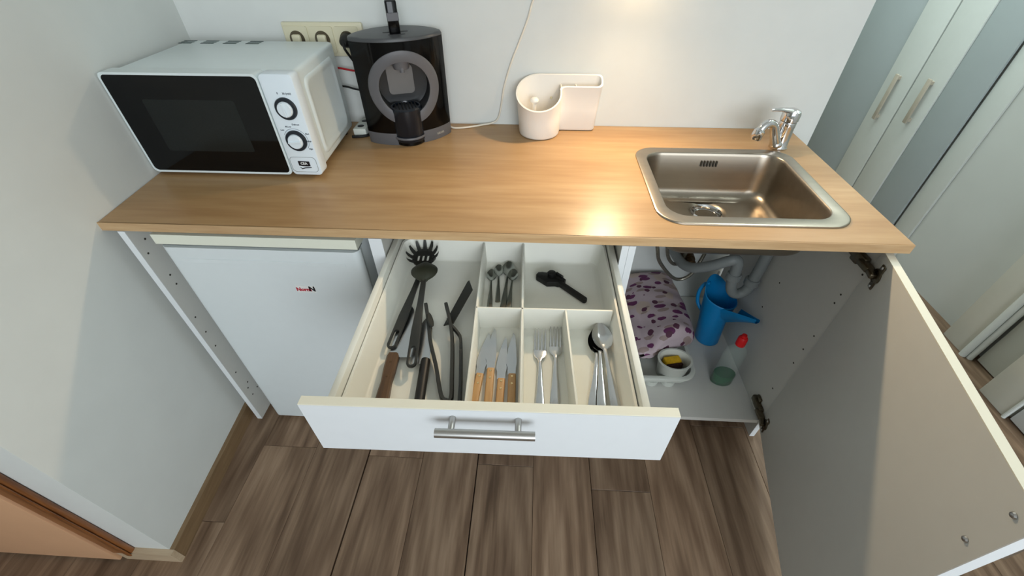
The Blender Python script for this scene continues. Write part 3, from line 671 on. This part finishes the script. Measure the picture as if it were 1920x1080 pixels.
# ------------------------------------------------------------------ cutlery tray and everything in the drawer
def D(x, y, z, rz=0.0): return DM @ Matrix.Translation((x, y, z)) @ Matrix.Rotation(rz, 4, 'Z')
tym = D(0, .25, .6478)
ty = thing('cutlery_tray', 'white plastic cutlery tray filling the open drawer', 'tray', tym)
TX = W(tym) @ DM
TF = .6600
def trow(g, z, r=.02): return [(p[0], p[1], z) for p in rrect(-.2405 + g, .2405 - g, .0185 + g, .492 - g, r, 5)]
b = B(TX).rows([trow(.014, .6480), trow(.010, .652), trow(.0005, .7155), trow(.0, .7175), trow(.0045, .7175), trow(.0060, .714), trow(.013, TF + .004), trow(.018, TF)], True, True)
b.build('shell', 'tray_white', ty, ang=45)
def wallx(x, y0, y1, ztop=.7135, slant=0.0):
    b = B(TX)
    b.rows([[(x + s * w_ + slant * (yy - .05), yy, z) for (s, w_, z) in ((-1, .0052, TF), (-1, .0026, ztop - .002), (-1, .0014, ztop), (1, .0014, ztop), (1, .0026, ztop - .002), (1, .0052, TF))] for yy in (y0, y1)])
    b.build('divider', 'tray_white', ty)
wallx(-.0375, .027, .484, slant=-.02); wallx(.0525, .027, .484, slant=-.01); wallx(.1435, .027, .262, slant=-.03)
b = B(TX); b.rows([[(xx, .2645 + s * w_, z) for (s, w_, z) in ((-1, .0052, TF), (-1, .0026, .7115), (-1, .0014, .7135), (1, .0014, .7135), (1, .0026, .7115), (1, .0052, TF))] for xx in (-.0425, .230)])
b.build('divider', 'tray_white', ty)

def sweep_flat(secs, n=10):     # secs: (x along, y centre, z centre, half width, half thickness)
    return [[(x, yc + hw * cos(2 * pi * k / n), zc + ht * sin(2 * pi * k / n)) for k in range(n)] for x, yc, zc, hw, ht in secs]
# --- forks, local +y towards the tines, origin under the middle
def fork(label, mtx):
    f = thing('fork', label, 'fork', mtx, 'forks in the drawer')
    b = B(); Y = lambda s: [[(p[1], p[0], p[2]) for p in r] for r in s]
    b.rows(Y(sweep_flat([(-.100, 0, .0012, .0075, .0008), (-.098, 0, .0012, .0095, .0012), (-.060, 0, .0018, .0082, .0013), (-.020, 0, .004, .0052, .0013), (.010, 0, .0065, .0038, .0014), (.022, 0, .0062, .0034, .0014)])))
    b.build('handle', 'cutlery', f)
    b = B(); b.rows(Y(sweep_flat([(.021, 0, .0062, .0034, .0014), (.027, 0, .0055, .0052, .0012), (.034, 0, .0038, .0105, .0010), (.042, 0, .0024, .0125, .0009), (.052, 0, .0020, .0125, .0009)])))
    for k in range(4):
        xx = (k - 1.5) * .0068
        b.rows(Y(sweep_flat([(.051, xx, .0020, .0021, .0008), (.075, xx * 1.02, .0026, .0017, .0008), (.098, xx * 1.05, .0062, .0014, .0007), (.105, xx * 1.05, .0078, .0006, .0004)], 8)))
    b.build('head', 'cutlery', f); return f
def dir_rz(p, q): return math.atan2(q[1] - p[1], q[0] - p[0]) - pi / 2     # local +y from p to q
f1 = fork('left-hand dinner fork lying in the middle front compartment', D(.0865, .148, TF + .0004, dir_rz((.085, .045), (.0885, .25))))
copy_tree(f1, D(.116, .158, TF + .0004, dir_rz((.111, .045), (.1205, .263))), 'right-hand dinner fork, its tines reaching further back than its neighbour')
# --- spoons
def spoon(name, label, mtx, m, k=1.0, group=None):
    s = thing(name, label, 'spoon', mtx, group); Y = lambda q: [[(p[1] * k, p[0] * k, p[2] * k) for p in r] for r in q]
    b = B(); b.rows(Y(sweep_flat([(-.105, 0, .0012, .0070, .0008), (-.102, 0, .0012, .0095, .0013), (-.060, 0, .0020, .0080, .0014), (-.015, 0, .0050, .0045, .0015), (.020, 0, .0078, .0034, .0015), (.034, 0, .0072, .0036, .0014)])))
    b.build('handle', m, s)
    b = B(); rows = []; n = 12
    for i in range(n + 1):
        t = i / n; y = .032 + .066 * t; w = .0205 * max(.06, (math.sin(pi * min(1, (t * .93 + .045))) ** .62)) * (1 - .10 * t)
        if i == 0: w = .0034
        dep = .0088 * math.sin(pi * min(1, t * .9 + .08)); zr = .0078 + .0012 * t
        r = []
        for q in range(9): u = -1 + q / 4; r.append((y * 1, w * u, zr - dep * (1 - u * u)))
        for q in range(9): u = 1 - q / 4; r.append((y * 1, w * u * .97, zr - .0011 - dep * (1 - u * u)))
        rows.append(r)
    b.rows(Y(rows)); b.build('bowl', m, s, ang=60); return s
GS = 'tablespoons in the drawer'
s1 = spoon('tablespoon', 'lowest tablespoon of the nested stack, its handle fanned out to the left', D(.1915, .1560, TF + .0030, dir_rz((.168, .045), (.2045, .262))), 'cutlery', 1.04, GS)
copy_tree(s1, D(.2000, .1570, TF + .0078, dir_rz((.188, .045), (.2055, .262))), 'middle tablespoon of the nested stack, its handle straight')
copy_tree(s1, D(.2125, .158, TF + .0126, dir_rz((.2175, .05), (.2080, .262))), 'top tablespoon of the nested stack, its handle fanned out to the right')
GT = 'teaspoons in the drawer'
def tsp(tip, end, z, label, k, proto=None):
    d = Vector((tip[0] - end[0], tip[1] - end[1])).normalized(); c = Vector(tip) - d * .098 * k
    mt = D(c.x, c.y, z, dir_rz(end, tip))
    return copy_tree(proto, mt, label) if proto else spoon('teaspoon', label, mt, 'teaspoon', k, GT)
ts = tsp((-.0255, .4430), (-.020, .27), TF + .0006, 'leftmost teaspoon in the small back compartment', .63)
tsp((-.0095, .4640), (-.003, .27), TF + .0006, 'second teaspoon from the left, reaching behind the leftmost one', .66, ts)
tsp((.0150, .4720), (.006, .27), TF + .0008, 'largest teaspoon, reaching furthest back of the four', .80)
tsp((.0270, .4420), (.018, .27), TF + .0062, 'rightmost teaspoon, lying over the largest one', .66, ts)
# --- steak knives
GK = 'steak knives in the drawer'
def steak(label, mtx):
    s = thing('steak_knife', label, 'knife', mtx, GK)
    o = [(-.0085, .0), (-.0090, .016), (-.0118, .026), (-.0112, .040), (-.0090, .062), (-.0045, .085), (.0, .104), (.0040, .098), (.0070, .06), (.0082, .026), (.0068, .016), (.0066, .0)]
    B().plate(o, [], .0035, .0047).build('blade', 'blade', s)
    hd = B().box(-.0072, .0072, -.100, .002, .0, .0085, .0028, 3).build('handle', 'steak_wood', s)
    for y in (-.006, -.022, -.080): B().lathe([(.0024, .0084), (.0020, .0091), (.0004, .0093)], 12, c=(0, y, 0)).build('rivet', 'brass', hd)
    return s
def sk_at(j, tip, e, z): return D(j[0], j[1], z, dir_rz(e, j) * .6 + dir_rz(j, tip) * .4)
k1 = steak('leftmost wooden-handled steak knife, its blade under its neighbour', sk_at((-.0250, .136), (-.016, .232), (-.0315, .045), TF + .0005))
copy_tree(k1, sk_at((-.0055, .147), (-.0110, .240), (-.0085, .045), TF + .0030), 'second steak knife from the left, pushed furthest back')
copy_tree(k1, sk_at((.0155, .126), (.0135, .217), (.0120, .040), TF + .0005), 'third steak knife from the left, the one lying furthest forward')
copy_tree(k1, sk_at((.0348, .136), (.0285, .239), (.0335, .045), TF + .0024), 'rightmost wooden-handled steak knife, beside the tray divider')
# --- big knives in the left compartment
def cook_knife(label, mtx, blade, m, hw, hl, cyl=False):
    s = thing('kitchen_knife', label, 'knife', mtx)
    B().plate(blade, [], .0070, .0086).build('blade', 'blade', s)
    if cyl: hd = B().tube([(0, .012, .0095), (0, .006, .0095), (0, -hl, .0095)], [hw * .93, hw, hw], 18).build('handle', m, s)
    else:
        hd = B().rows([[(x0_ * q, y, zz) for q, zz in ((-1, .004), (-1, .013), (-.7, .0165), (.7, .0165), (1, .013), (1, .004), (.7, .0006), (-.7, .0006))] for y, x0_ in ((.010, .0095), (.004, .0115), (-.03, .0112), (-.055, .0095), (-.075, .0108), (-hl, .0125))]).build('handle', m, s)
        for y in (-.012, -.045): B().lathe([(.0026, .0160), (.0022, .0170), (.0004, .0171)], 12, c=(0, y, 0)).build('rivet', 'brown', hd)
    return s
cook_knife('broad kitchen knife with a dark wooden handle, leftmost in the drawer', D(-.1955, .163, TF + .0003, dir_rz((-.199, .045), (-.1995, .2))+ .04),
    [(-.008, .004), (-.0085, .05), (-.006, .10), (.0, .132), (.008, .150), (.018, .135), (.028, .100), (.034, .060), (.036, .004)], 'knife_wood', .0115, .125)
cook_knife('kitchen knife with a round black handle between the spoon and the tongs', D(-.1305, .150, TF + .0003, dir_rz((-.121, .045), (-.128, .15))),
    [(.007, .004), (.007, .05), (.003, .095), (-.010, .130), (-.020, .110), (-.026, .070), (-.028, .030), (-.028, .004)], 'black', .0092, .112, True)
# --- black nylon tools
def slot_handle(L, w, t):      # flat bar along +x ending in a slot, thickness t
    def stad(x0_, x1_, r, n=8): return [(x1_ + r * cos(a), r * sin(a)) for a in [-pi / 2 + pi * k / n for k in range(n + 1)]] + [(x0_ + r * cos(a), r * sin(a)) for a in [pi / 2 + pi * k / n for k in range(n + 1)]]
    o = [(0, -w * .55), (L * .3, -w * .62), (L * .62, -w)] + [(L - w + w * cos(a), w * sin(a)) for a in [-pi / 2 + pi * k / 10 for k in range(11)]] + [(L * .62, w), (L * .3, w * .62), (0, w * .55)]
    return B().plate(o, [stad(L - .040, L - w, w * .52)], 0, t, bev=.0012)
def tool_handle(p0, p1, w, t, m, parent, inv):
    b = slot_handle((Vector(p1) - Vector(p0)).length, w, t); b.xf = inv @ DM @ line_xf(p0, p1); return b.build('handle', m, parent)
# spaghetti server under the serving spoon
gm = D(-.187, .43, .675)
g = thing('spaghetti_server', 'black spaghetti server with a toothed head, its handle lying on the left', 'spaghetti server', gm); gi = W(gm)
tool_handle((-.1830, .400, .688), (-.2055, .186, .668), .0098, .006, 'nylon', g, gi)
hx = gi @ DM @ line_xf((-.1850, .392, .690), (-.1880, .47, .698), 0)
pts = [(0.052 + .030 * cos(2 * pi * k / 24) * 1.0, .026 * sin(2 * pi * k / 24)) for k in range(24)]
slots = [rrect(.040, .060, yy - .0026, yy + .0026, .0025, 3) for yy in (-.011, 0, .011)]
b = B(hx).plate([(-.004, -.006), (.012, -.008)] + [p for p in pts[14:24]] + pts[:11] + [(.012, .008), (-.004, .006)], slots, -.002, .0015)
b.build('head', 'nylon', g)
b = B(hx)
for k in range(9):
    a = radians(-120 + 30 * k); c_, s_ = cos(a), sin(a)
    b.rows([[(.052 + (r * c_) * 1.05 - s_ * w * q, (r * s_) * .95 + c_ * w * q, z + zz) for q, zz in ((-1, -.0015), (1, -.0015), (1, .0015), (-1, .0015))] for r, w, z in ((.020, .0045, -.0005), (.029, .0045, .003), (.036, .004, .010), (.040, .0025, .018))])
b.build('teeth', 'nylon', g)
gm = D(-.17, .38, .69)
g = thing('serving_spoon', 'olive black serving spoon lying face down across the spaghetti server', 'spoon', gm); gi = W(gm)
tool_handle((-.1665, .352, .704), (-.1535, .138, .674), .0098, .0065, 'nylon', g, gi)
hx = gi @ DM @ line_xf((-.1670, .350, .706), (-.1760, .42, .709))
rows = []
for i in range(11):
    t = i / 10; w = [.0058, .0105, .019, .025, .0283, .0295, .0295, .0275, .0225, .0145, .004][i]; xx = -.004 + .066 * t; dm_ = .011 * math.sin(pi * min(1, .12 + t * .86))
    rows.append([(xx, w * u, dm_ * (1 - u * u)) for u in [-1 + q / 4 for q in range(9)]] + [(xx, w * u * .96, dm_ * (1 - u * u) - .0018) for u in [1 - q / 4 for q in range(9)]])
B(hx).rows(rows).build('bowl', 'nylon_olive', g, ang=60)
# tongs
gm = D(-.10, .17, TF + .002)
g = thing('tongs', 'black nylon tongs, a narrow V standing on edge with the bend at the drawer front', 'tongs', gm); gi = W(gm) @ DM
def strip(pts, h, t):      # upright ribbon through (x, y, z0) points
    P = [Vector(p) for p in pts]; rows = []
    for i, p in enumerate(P):
        d = P[min(i + 1, len(P) - 1)] - P[max(i - 1, 0)]; d.z = 0; d.normalize(); nn = Vector((-d.y, d.x, 0)); hh = h[i] if isinstance(h, (list, tuple)) else h
        rows.append([p + nn * t * a + Vector((0, 0, hh * c)) for a, c in ((-.7, 0), (.7, 0), (1, .15), (1, .85), (.7, 1), (-.7, 1), (-1, .85), (-1, .15))])
    return rows
B(gi).rows(strip(smooth([(-.0765, .072, .664), (-.088, .082, .664), (-.108, .145, .666), (-.128, .200, .669), (-.1395, .245, .674), (-.1500, .283, .690)], 4), .014, .0036)).build('arm', 'nylon', g)
B(gi).rows(strip(smooth([(-.0790, .070, .664), (-.0700, .076, .664), (-.0745, .12, .666), (-.0850, .200, .668), (-.0960, .250, .674), (-.1090, .288, .688)], 4), .014, .0036)).build('arm', 'nylon', g)
pad = [(.0 + .020 * cos(2 * pi * k / 20), .0085 * sin(2 * pi * k / 20)) for k in range(20)]
B(gi @ Matrix.Translation((-.1365, .250, .688)) @ Matrix.Rotation(radians(108), 4, 'Z') @ Matrix.Rotation(radians(55), 4, 'X')).plate(pad, [], -.0018, .0018).build('gripper', 'nylon', g)
# turner lying on its edge
gm = D(-.075, .24, TF + .002)
g = thing('turner', 'black nylon turner with a straight blade leaning against the tray divider', 'spatula', gm); gi = W(gm) @ DM
hp = smooth([(-.1010, .256, .679), (-.0930, .243, .676), (-.0800, .229, .672), (-.0715, .216, .669), (-.0670, .19, .667), (-.0630, .16, .665), (-.0560, .10, .664), (-.0530, .058, .664)], 4)
B(gi).rows(strip(hp, [.010] * 12 + [.013] * 6 + [.020] * (len(hp) - 18), .0030)).build('handle', 'nylon', g)
bx = gi @ line_xf((-.1010, .247, .676), (-.0615, .368, .692), radians(-28))
B(bx).plate([(0, .012), (.004, -.013), (.100, -.014), (.132, .013), (.128, .016)], [], -.001, .001).build('blade', 'nylon', g)
# can opener
gm = D(.135, .40, TF + .002)
g = thing('can_opener', 'black hand can opener lying alone in the right back compartment', 'can opener', gm); gi = W(gm) @ DM
hx = gi @ line_xf((.0930, .4340, TF + .010), (.1900, .3370, TF + .008))
B(hx).plate(rrect(.050, .137, -.0060, .0060, .0058, 5), [], -.006, .006, bev=.0025).build('handle', 'black', g)
B(hx).plate([(.002, -.021), (.008, -.026), (.040, -.024), (.052, -.010), (.060, -.006), (.060, .008), (.046, .011), (.020, .006), (.006, -.004), (.0, -.012)], [], -.009, .006, bev=.003).build('handle_grip', 'black', g)
B(hx).plate([(.014, .004), (.018, .0005), (.050, .004), (.064, .008), (.062, .016), (.040, .017), (.020, .013)], [], -.008, .007, bev=.003).build('jaw', 'black', g)
B(hx).lathe([(.0095, .006), (.0095, .014), (.006, .016), (.0005, .016)], 14, c=(.030, .002, 0)).box(.034, .056, .009, .015, .006, .014, .002, 1).build('turning_key', 'black', g)

# ------------------------------------------------------------------ under the sink
SH = .0903
rm = at(1.41, -.25, SH)
rk = thing('dish_rack', 'white plastic drying rack with round cups on the cupboard floor under the printed bag', 'dish rack', rm); X = W(rm)
def rkrow(g, z, r=.05): return [(p[0], p[1], z) for p in rrect(1.225 + g, 1.530 - g, -.478 + g, -.060 - g, r - g * .5, 8)]
B(X).rows([rkrow(.020, SH + .028), rkrow(.012, SH + .030), rkrow(.005, SH + .054), rkrow(.0, SH + .056), rkrow(.0, SH + .0625), rkrow(.005, SH + .065), rkrow(.0125, SH + .064), rkrow(.0145, SH + .058), rkrow(.020, SH + .036), rkrow(.026, SH + .033)], True, True).build('basin', 'rack_white', rk, ang=50)
for k, (px, py) in enumerate(((1.392, -.443), (1.449, -.443), (1.262, -.443), (1.262, -.10), (1.48, -.10))):
    B(X).lathe([(.020, .0004), (.0235, .004), (.026, .0285)], 24, c=(px, py, SH)).build('foot_cup', 'rack_white', rk)
cpx, cpy = 1.452, -.432
cm2 = at(cpx, cpy, SH + .034)
cu = thing('cutlery_cup', 'white oval cup holding the sponge in the front corner of the drying rack', 'cup', cm2)
def crow(r, z): return [(r * 1.12 * cos(2 * pi * k / 32), r * .92 * sin(2 * pi * k / 32), z) for k in range(32)]
B().rows([crow(.036, .0), crow(.040, .003), crow(.0475, .074), crow(.0505, .0765), crow(.0505, .0795), crow(.0445, .0795), crow(.0425, .0755), crow(.037, .006)], True, True).build('shell', 'rack_white', cu, ang=50)
sm_ = at(cpx + .002, cpy + .004, SH + .062, radians(12))
sg = thing('sponge', 'yellow sponge with a dark scouring side standing in the white cup', 'sponge', sm_)
B().box(-.028, .028, -.004, .024, -.018, .034, .005, 2).build('foam', 'sponge', sg)
B().box(-.028, .028, -.014, -.0042, -.018, .030, .003, 2).build('scourer', 'sponge_scour', sg)
bm_ = at(1.41, -.23, .19)
bg = B()
nu, nv = 26, 40; rows = []
for j in range(nv + 1):
    v = j / nv; y = -.172 + .345 * v; r = []
    e = min(1, min(v, 1 - v) / .10); eh = math.sqrt(max(0, 1 - (1 - e) ** 2))
    half = .102 + .008 * math.sin(3.1 * v + .5); cx_ = .006 + .010 * v
    for i in range(2 * nu):
        a = 2 * pi * i / (2 * nu); sx_, sz_ = cos(a), sin(a)
        px = cx_ + half * math.copysign(abs(sx_) ** .55, sx_) * (.86 + .14 * eh)
        hz = (.047 - .012 * v) * math.copysign(abs(sz_) ** .6, sz_) * (.35 + .65 * eh)
        if sz_ > 0:
            hz += .012 * math.exp(-((px - .055) / .03) ** 2) * (1 - v) - .020 * math.exp(-((px + .042 + .04 * v) / .016) ** 2) * (1 - v) * eh + .003 * math.sin(31 * px + 9 * v) * math.sin(17 * v)
            hz -= .030 * max(0, -px - .02) / .09 * (1 - .4 * v)
        lf = max(0, min(1, (.02 - px) / .06)) * (1 - v) ** 2
        r.append((px, y - .045 * lf, max(-.030, hz + .001 - .018 * lf)))
    rows.append(r)
bo = bg.rows(rows).build('printed_bag', 'bag', None, ang=70); bo.matrix_world = at(1.415, -.190, .204, radians(3))
tag(bo, 'pale bag printed with purple leaves lying on the drying rack', 'bag')
# watering can
wm_ = at(1.642, -.232, SH)
wc = thing('watering_can', 'blue plastic watering can with a long open spout under the sink', 'watering can', wm_)
def wrow(r, z, lift=0.0): return [((r * (1 + (.22 * lift / .05) * max(0, cos(a + radians(62))) ** 3) * cos(a) - .004 * z / .2), r * (1 + (.22 * lift / .05) * max(0, cos(a + radians(62))) ** 3) * sin(a) + .03 * z / .2, z + lift * max(0, cos(a - radians(118))) ** 1.6 - lift * .25 * max(0, cos(a - radians(-65)))) for a in [2 * pi * k / 40 for k in range(40)]]
B().rows([wrow(.040, .0006), wrow(.0425, .004), wrow(.047, .10, .0), wrow(.0535, .19, .045), wrow(.0552, .198, .05), wrow(.0535, .200, .05), wrow(.0515, .19, .045), wrow(.045, .10), wrow(.040, .006)], True, True).build('body', 'can_blue', wc, ang=60)
sp = B(); rows = []
for t in range(9):
    u = t / 8; c = Vector((.018 + .030 * u, -.012 - .128 * u, .168 + .072 * u)); w = .034 * (1 - u) ** 1.2 + .0075; dp = .060 * (1 - u) ** 1.3 + .010
    r = [(c.x - w + .002, c.y, c.z + .008), (c.x - w, c.y, c.z), (c.x - w * .75, c.y, c.z - dp * .6), (c.x, c.y, c.z - dp), (c.x + w * .75, c.y, c.z - dp * .6), (c.x + w, c.y, c.z), (c.x + w - .002, c.y, c.z + .008),
         (c.x + w - .004, c.y, c.z + .001), (c.x + w * .68, c.y, c.z - dp * .52), (c.x, c.y, c.z - dp + .003), (c.x - w * .68, c.y, c.z - dp * .52), (c.x - w + .004, c.y, c.z + .001)]
    rows.append(r)
# the spout starts at the rim so that the mouth stays open
sp.rows(rows[1:], False, False).build('spout', 'can_blue', wc, ang=60)
B().tube(smooth([(-.034, .060, .222), (-.050, .068, .210), (-.060, .066, .175), (-.056, .056, .135), (-.040, .038, .110)]), .0065, 12).build('grip', 'can_blue', wc)
B().tube([(-.010, .0855, .232), (-.004, .0905, .252)], .0035, 8).build('tab', 'rack_white', wc)
# soap bottle
bm2 = at(1.634, -.428, SH)
sb = thing('soap_bottle', 'clear dish soap bottle with a red cap and green liquid at the bottom', 'bottle', bm2)
def orow(r, z): return [(r * 1.12 * cos(2 * pi * k / 28), r * .80 * sin(2 * pi * k / 28), z) for k in range(28)]
B().rows([orow(.028, .0005), orow(.0325, .004), orow(.0330, .06), orow(.0300, .10), orow(.0325, .135), orow(.030, .160), orow(.018, .182), orow(.0115, .190), orow(.0115, .199)], True, True).build('shell', 'bottle', sb, ang=60)
B().rows([orow(.0272, .0020), orow(.0312, .005), orow(.0318, .046), orow(.0310, .048)], True, True).build('soap', 'soap', sb, ang=60)
B().lathe([(.0142, .192), (.0148, .196), (.0142, .222), (.0110, .227), (.0085, .2275), (.0075, .236), (.0005, .2365)], 22).build('cap', 'cap_red', sb)
# waste trap and hoses
tm2 = at(1.50, -.27, .40)
dt = thing('waste_trap', 'grey plastic waste pipe with a U-shaped trap hanging under the sink', 'pipe', tm2); X = W(tm2)
B(X).lathe([(.046, -.142), (.046, -.152), (.030, -.158), (.020, -.172), (.020, -.205)], 24, c=(1.458, -.280, H)).build('drain_cup', 'pipe', dt)
ov = smooth([(1.458, -.280, .620), (1.458, -.280, .585), (1.485, -.280, .560), (1.56, -.275, .558), (1.655, -.270, .556), (1.684, -.268, .540), (1.688, -.267, .500), (1.686, -.266, .430), (1.680, -.266, .375), (1.664, -.266, .354), (1.643, -.266, .354), (1.628, -.266, .375), (1.620, -.266, .410), (1.615, -.266, .470), (1.605, -.264, .490), (1.585, -.262, .484), (1.548, -.240, .445), (1.515, -.19, .395), (1.500, -.12, .365), (1.495, -.004, .350)], 5)
B(X).tube(ov, .0170, 16).build('trap_pipe', 'pipe', dt)
for z0_, x_ in ((.425, 1.619), (.405, 1.683)):
    B(X).lathe([(.0195, 0), (.0228, .003), (.0228, .022), (.0195, .025)], 16, c=(x_, -.266, z0_ - .012)).build('trap_nut', 'pipe', dt)
vm = at(1.545, -.03, .345)
vv = thing('angle_valve', 'brown stained pipe fitting on the wall under the sink', 'valve', vm); X = W(vm)
B(X).tube([(1.545, -.001, .345), (1.545, -.085, .345)], [.026, .022], 14).tube([(1.545, -.06, .32), (1.535, -.06, .42)], [.018, .016], 12).build('valve_body', 'brown', vv)
B(X).tube([(1.545, -.085, .345), (1.545, -.11, .345)], .019, 8).build('valve_knob', 'brown', vv)
for nm, pts in (('braided supply hose hanging in the wider loop under the sink', [(1.372, -.15, .660), (1.365, -.16, .56), (1.383, -.19, .470), (1.410, -.17, .400), (1.470, -.155, .325), (1.508, -.15, .308), (1.540, -.15, .335), (1.560, -.14, .390), (1.578, -.12, .45), (1.59, -.10, .55), (1.60, -.10, .66)]),
                ('braided supply hose hanging in the tighter loop under the sink', [(1.440, -.13, .660), (1.425, -.12, .56), (1.430, -.13, .470), (1.448, -.125, .395), (1.478, -.115, .352), (1.508, -.10, .345), (1.530, -.075, .375), (1.536, -.06, .425)])):
    o = B().tube(smooth(pts), .0062, 10).build('supply_hose', 'hose'); tag(o, nm, 'hose', 'supply hoses')
